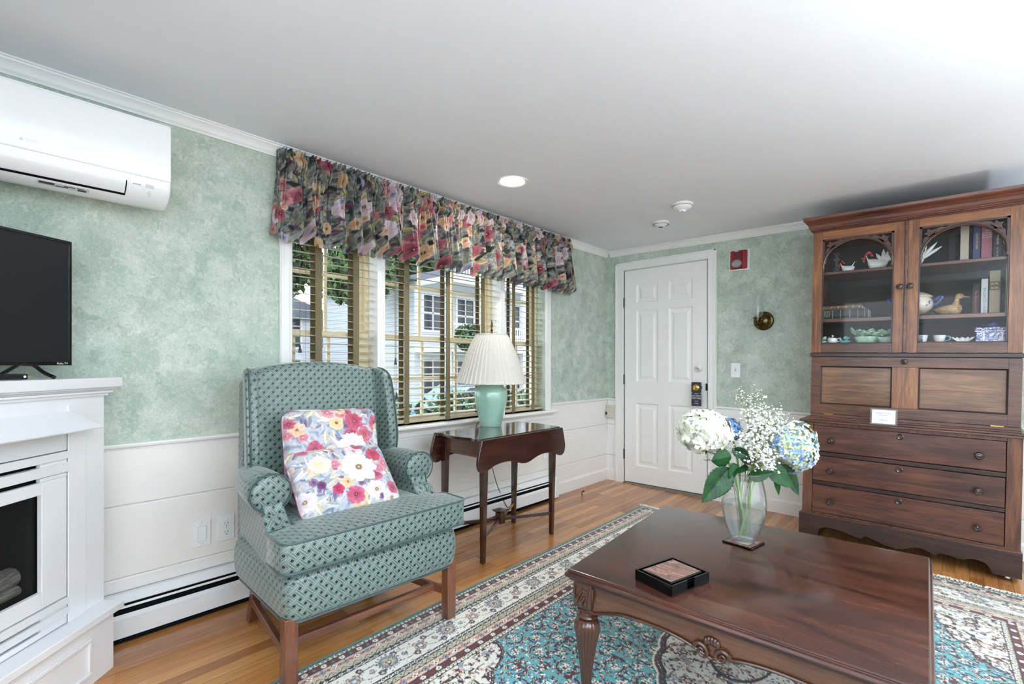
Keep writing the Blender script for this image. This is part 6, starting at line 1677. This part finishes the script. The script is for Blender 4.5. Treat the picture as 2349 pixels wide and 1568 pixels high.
MB().lathe([(.001, 0), (.024, 0), (.022, .006), (.008, .012), (.018, .024), (.021, .036), (.014, .052), (.007, .058), (.007, .088), (.012, .092), (.024, .104), (.018, .112), (.008, .118), (.012, .135), (.020, .150), (.001, .151)], (0, 0, 0), 24).build('stem', CLEAR, r, smooth=True)
# tureen
r = item('soup_tureen', 'cream china tureen with blue flowers and handles behind the middle door stiles', 'tureen', 2.345, -.27, S2)
MB().lathe([(.001, .0), (.040, .0), (.036, .008), (.030, .014), (.060, .026), (.086, .050), (.093, .078), (.088, .100), (.080, .112), (.084, .118), (.092, .121), (.090, .125), (.001, .125)], (0, 0, 0), 40).build('bowl', CREAMG, r, smooth=True)
MB().lathe([(.088, .126), (.080, .134), (.050, .150), (.018, .158), (.010, .162), (.016, .172), (.012, .180), (.001, .182)], (0, 0, 0), 36).build('lid', CREAMG, r, smooth=True)
for s_ in (-1, 1): MB().tube(smoothcurve([(s_*.082, 0, .070), (s_*.108, 0, .078), (s_*.122, 0, .100), (s_*.132, 0, .118), (s_*.118, 0, .120), (s_*.100, 0, .104)], 4), [.007]*21, 8).build('handle', BLU, r, smooth=True)
g = MB(); rr = random.Random(5)
for k in range(16):
    a = -pi/2+rr.uniform(-1.0, 1.0); h = rr.uniform(.058, .095); R_ = .0935
    c_ = (R_*math.cos(a), R_*math.sin(a), h)
    g.cbox(c_, (.010, .002, .004), Matrix.Rotation(a+pi/2, 3, 'Z') @ Matrix.Rotation(rr.uniform(-1, 1), 3, 'Y'))
g.build('flower_painting', BLU, r)
# wooden duck
DK = wood('carved_pale_wood', rgb(110, 82, 52), rgb(170, 136, 96), rgb(214, 184, 140), 'x', .5, .1, gs=2.5)
r = item('wooden_duck', 'carved pale wooden duck facing right on the middle shelf', 'figurine', 2.512, -.27, S2)
MB().loft([[(cx_, ry_*math.sin(a), cz_+rz_*math.cos(a)) for a in [2*pi*k/20 for k in range(20)]] for cx_, cz_, ry_, rz_ in
           ((-.072, .040, .003, .003), (-.060, .036, .014, .012), (-.035, .034, .030, .026), (0, .034, .036, .033), (.030, .036, .032, .034), (.050, .040, .018, .024), (.056, .042, .004, .006))]).build('body', DK, r, smooth=True, ang=80)
MB().tube(smoothcurve([(.022, 0, .050), (.028, 0, .078), (.032, 0, .100), (.040, 0, .116)], 4), [.020, .019, .018, .017, .015, .014, .0135, .013, .0135, .015, .016, .017, .016], 12).build('neck', DK, r, smooth=True)
MB().ball((.042, 0, .116), (.021, .015, .017), 16, 10).build('head', DK, r, smooth=True)
MB().loft([[(.056, .009*math.sin(a), .113+.006*math.cos(a)) for a in [2*pi*k/10 for k in range(10)]], [(.074, .009*math.sin(a), .109+.0035*math.cos(a)) for a in [2*pi*k/10 for k in range(10)]], [(.088, .006*math.sin(a), .107+.002*math.cos(a)) for a in [2*pi*k/10 for k in range(10)]]]).build('bill', DK, r, smooth=True)
for s_ in (-1, 1): MB().ball((.048, s_*.0135, .120), .0022, 8, 6).build('eye', MATTE, r, smooth=True)
# green cabbage-leaf china on the bottom shelf
def leafware(label, x, y, s_, n, mat, seed, name='leaf_dish', cat='china dish', group='leaf-shaped china on the bottom shelf'):
    r = item(name, label, cat, x, y, S3, 0, group); rr = random.Random(seed)
    MB().lathe([(.001, 0), (.5*s_, 0), (.62*s_, .12*s_), (.80*s_, .45*s_), (.78*s_, .5*s_), (.001, .42*s_)], (0, 0, 0), 24, fn=lambda a, h: 1+.08*math.sin(5*a)).build('bowl', mat, r, smooth=True)
    m = MB()
    for k in range(n):
        a = 2*pi*k/n+rr.random(); q = rr.uniform(.3, .75)*s_; c_ = Vector((math.cos(a)*q, math.sin(a)*q, rr.uniform(.45, .85)*s_))
        R3 = Matrix.Rotation(a, 3, 'Z') @ Matrix.Rotation(rr.uniform(-1.1, -.3), 3, 'Y')
        def f(u, v): 
            p = Vector(((u-.2)*.62*s_, (v-.5)*.62*s_*math.sin(pi*min(1, u*.9+.08)), .10*s_*math.sin(v*pi)+.04*s_*math.sin(v*14)))
            return tuple(c_+R3 @ p)
        m.grid(8, 9, f)
    o = m.build('leaf_rim', mat, r, smooth=True, ang=180); sd_ = o.modifiers.new('t', 'SOLIDIFY'); sd_.thickness = .0015
    return r
leafware('pale green leaf dish in the left corner of the bottom shelf', 1.872, -.36, .040, 5, GRG, 1)
leafware('large heap-shaped green cabbage-leaf bowl in the middle of the left bottom shelf', 2.110, -.33, .090, 16, GRG, 2)
leafware('green leaf dish beside the middle door stile on the bottom shelf', 2.222, -.34, .078, 10, GRG, 3)
leafware('turquoise leaf cup between the white lidded pot and the green cabbage bowl', 1.995, -.36, .042, 6, TQG, 4)
r = item('lidded_pot', 'small white lidded pot on the left of the bottom shelf', 'pot', 1.930, -.37, S3, 0)
MB().lathe([(.001, 0), (.020, 0), (.028, .012), (.030, .026), (.027, .036), (.020, .040), (.001, .043)], (0, 0, 0), 24).build('body', WCH, r, smooth=True)
MB().ball((0, 0, .052), (.006, .006, .007), 10, 8).build('lid_knob', WCH, r, smooth=True)
MB().tube(smoothcurve([(.026, 0, .014), (.042, 0, .02), (.044, 0, .034), (.028, 0, .036)], 4), .003, 6).build('handle', WCH, r, smooth=True)
def cup(label, x, y, R_, h, hd):
    r = item('teacup', label, 'cup', x, y, S3, hd, 'white cups on the bottom shelf')
    MB().lathe([(.001, .0), (R_*.5, .0), (R_*.55, .004), (R_*.85, h*.4), (R_, h), (R_*.95, h), (R_*.8, h*.42), (.001, .006)], (0, 0, 0), 28).build('body', WCH, r, smooth=True)
    MB().tube(smoothcurve([(R_*.88, 0, h*.8), (R_*1.5, 0, h*.85), (R_*1.55, 0, h*.4), (R_*.75, 0, h*.25)], 5), .0035, 6).build('handle', TQG, r, smooth=True)
cup('white cup with a turquoise ring against the middle stile on the right bottom shelf', 2.392, -.36, .026, .048, -1.6)
cup('white cup lying open with a curled handle on the right bottom shelf', 2.470, -.36, .030, .046, -.2)
r = item('shell_dish', 'low white shell dish between the cups and the blue and white box', 'china dish', 2.572, -.37, S3)
m = MB()
m.grid(30, 10, lambda u, v: ((.050*(.15+.85*v))*math.cos(pi*u*1.0), -.02+.04*v*math.sin(pi*u), .004+.026*v*v+.004*math.sin(u*40)*v))
o = m.build('shell', WCH, r, smooth=True, ang=180); o.modifiers.new('t', 'SOLIDIFY').thickness = .002
r = item('porcelain_box', 'blue and white porcelain box with a lid at the right of the bottom shelf', 'porcelain box', 2.698, -.33, S3)
t = NT('blue_white_porcelain'); v_ = t.noise(t.coords((1, 1, 1)), 46, 3, .6, 2.5)
t.link(t.ramp(v_, [(.46, rgb(44, 62, 136)), (.52, rgb(120, 140, 196)), (.56, rgb(232, 236, 244))]), t.p.inputs['Base Color']); t.p.inputs['Roughness'].default_value = .12; t.p.inputs['Coat Weight'].default_value = .5
MB().box(-.072, -.045, 0, .072, .045, .066).build('box_body', t.m, r, bevel=.006, seg=3)
MB().box(-.075, -.048, .067, .075, .048, .088).build('lid', t.m, r, bevel=.008, seg=3)
g = MB(); g.box(-.076, -.049, .063, .076, .049, .067); g.box(-.040, -.0465, .010, -.034, -.0445, .058); g.box(.034, -.0465, .010, .040, -.0445, .058)
g.build('white_bands', WCH, r)
MB().lathe([(.001, 0), (.012, 0), (.018, .012), (.001, .02)], (.0, 0, .088), 16).build('lid_knob', BLU, r, smooth=True)
MB().tube([(-.024, 0, .100), (0, 0, .112), (.024, 0, .100)], [.004, .008, .004], 8).build('lid_figure', BLU, r, smooth=True)
# acrylic card holder on the writing board
r = item('card_holder', 'small white card in an acrylic stand on the writing board of the cabinet', 'card holder', 2.221, -.476, .7955)
MB().cbox((0, .006, .050), (.134, .002, .100), Matrix.Rotation(-.12, 3, 'X')).build('acrylic_stand', glass('acrylic', edge=.3, gloss=1), r)
cdm = MB().cbox((0, .0042, .050), (.116, .0006, .084), Matrix.Rotation(-.12, 3, 'X')).build('card', plain('card_white', rgb(240, 240, 242), .6), r)
MB().box(-.067, -.006, 0, .067, .020, .002).build('stand_foot', MATS['acrylic'], r)
for k, (s__, z) in enumerate((('PLEASE DO NOT OPEN', .072), ('THE CABINET', .060), ('THANK YOU', .030))):
    text(s__, 'lettering', INKG, .0075, (0, .0030-(z-.05)*-.12-.0004, z), '-y', r, .0001)

# ------------------------------------------------------------------ unseen uplights added to brighten the ceiling
def added_uplight(x, y, label, e):
    r = thing('added_uplight', label, 'added uplight', (x, y, 0), tilt=True, group=None)
    MB().lathe([(.001, 0), (.13, 0), (.13, .015), (.02, .03), (.001, .03)], (0, 0, 0), 32).build('base', BRASS, r, smooth=True)
    MB().tube([(0, 0, .02), (0, 0, 1.22)], .012, 12).build('pole', BRASS, r, smooth=True)
    MB().lathe([(.015, 1.20), (.06, 1.22), (.14, 1.30), (.15, 1.31), (.13, 1.305), (.05, 1.235), (.015, 1.22)], (0, 0, 0), 32, cap=False).build('bowl', BRASS, r, smooth=True)
    l = light('added_uplight_lamp', 'SPOT', (x, y, 1.30), e, (.80, .90, 1), (pi, 0, 0), spot_size=math.radians(158), spot_blend=.6, shadow_soft_size=.06)
added_uplight(4.25, -3.0, 'added brass uplight out of sight beside the right wall window, brightening the ceiling', 235)
added_uplight(4.25, -.55, 'added brass uplight out of sight in the corner right of the cabinet, brightening the ceiling', 35)
added_uplight(3.95, -4.72, 'added brass uplight out of sight beside the front wall window, brightening the ceiling', 250)
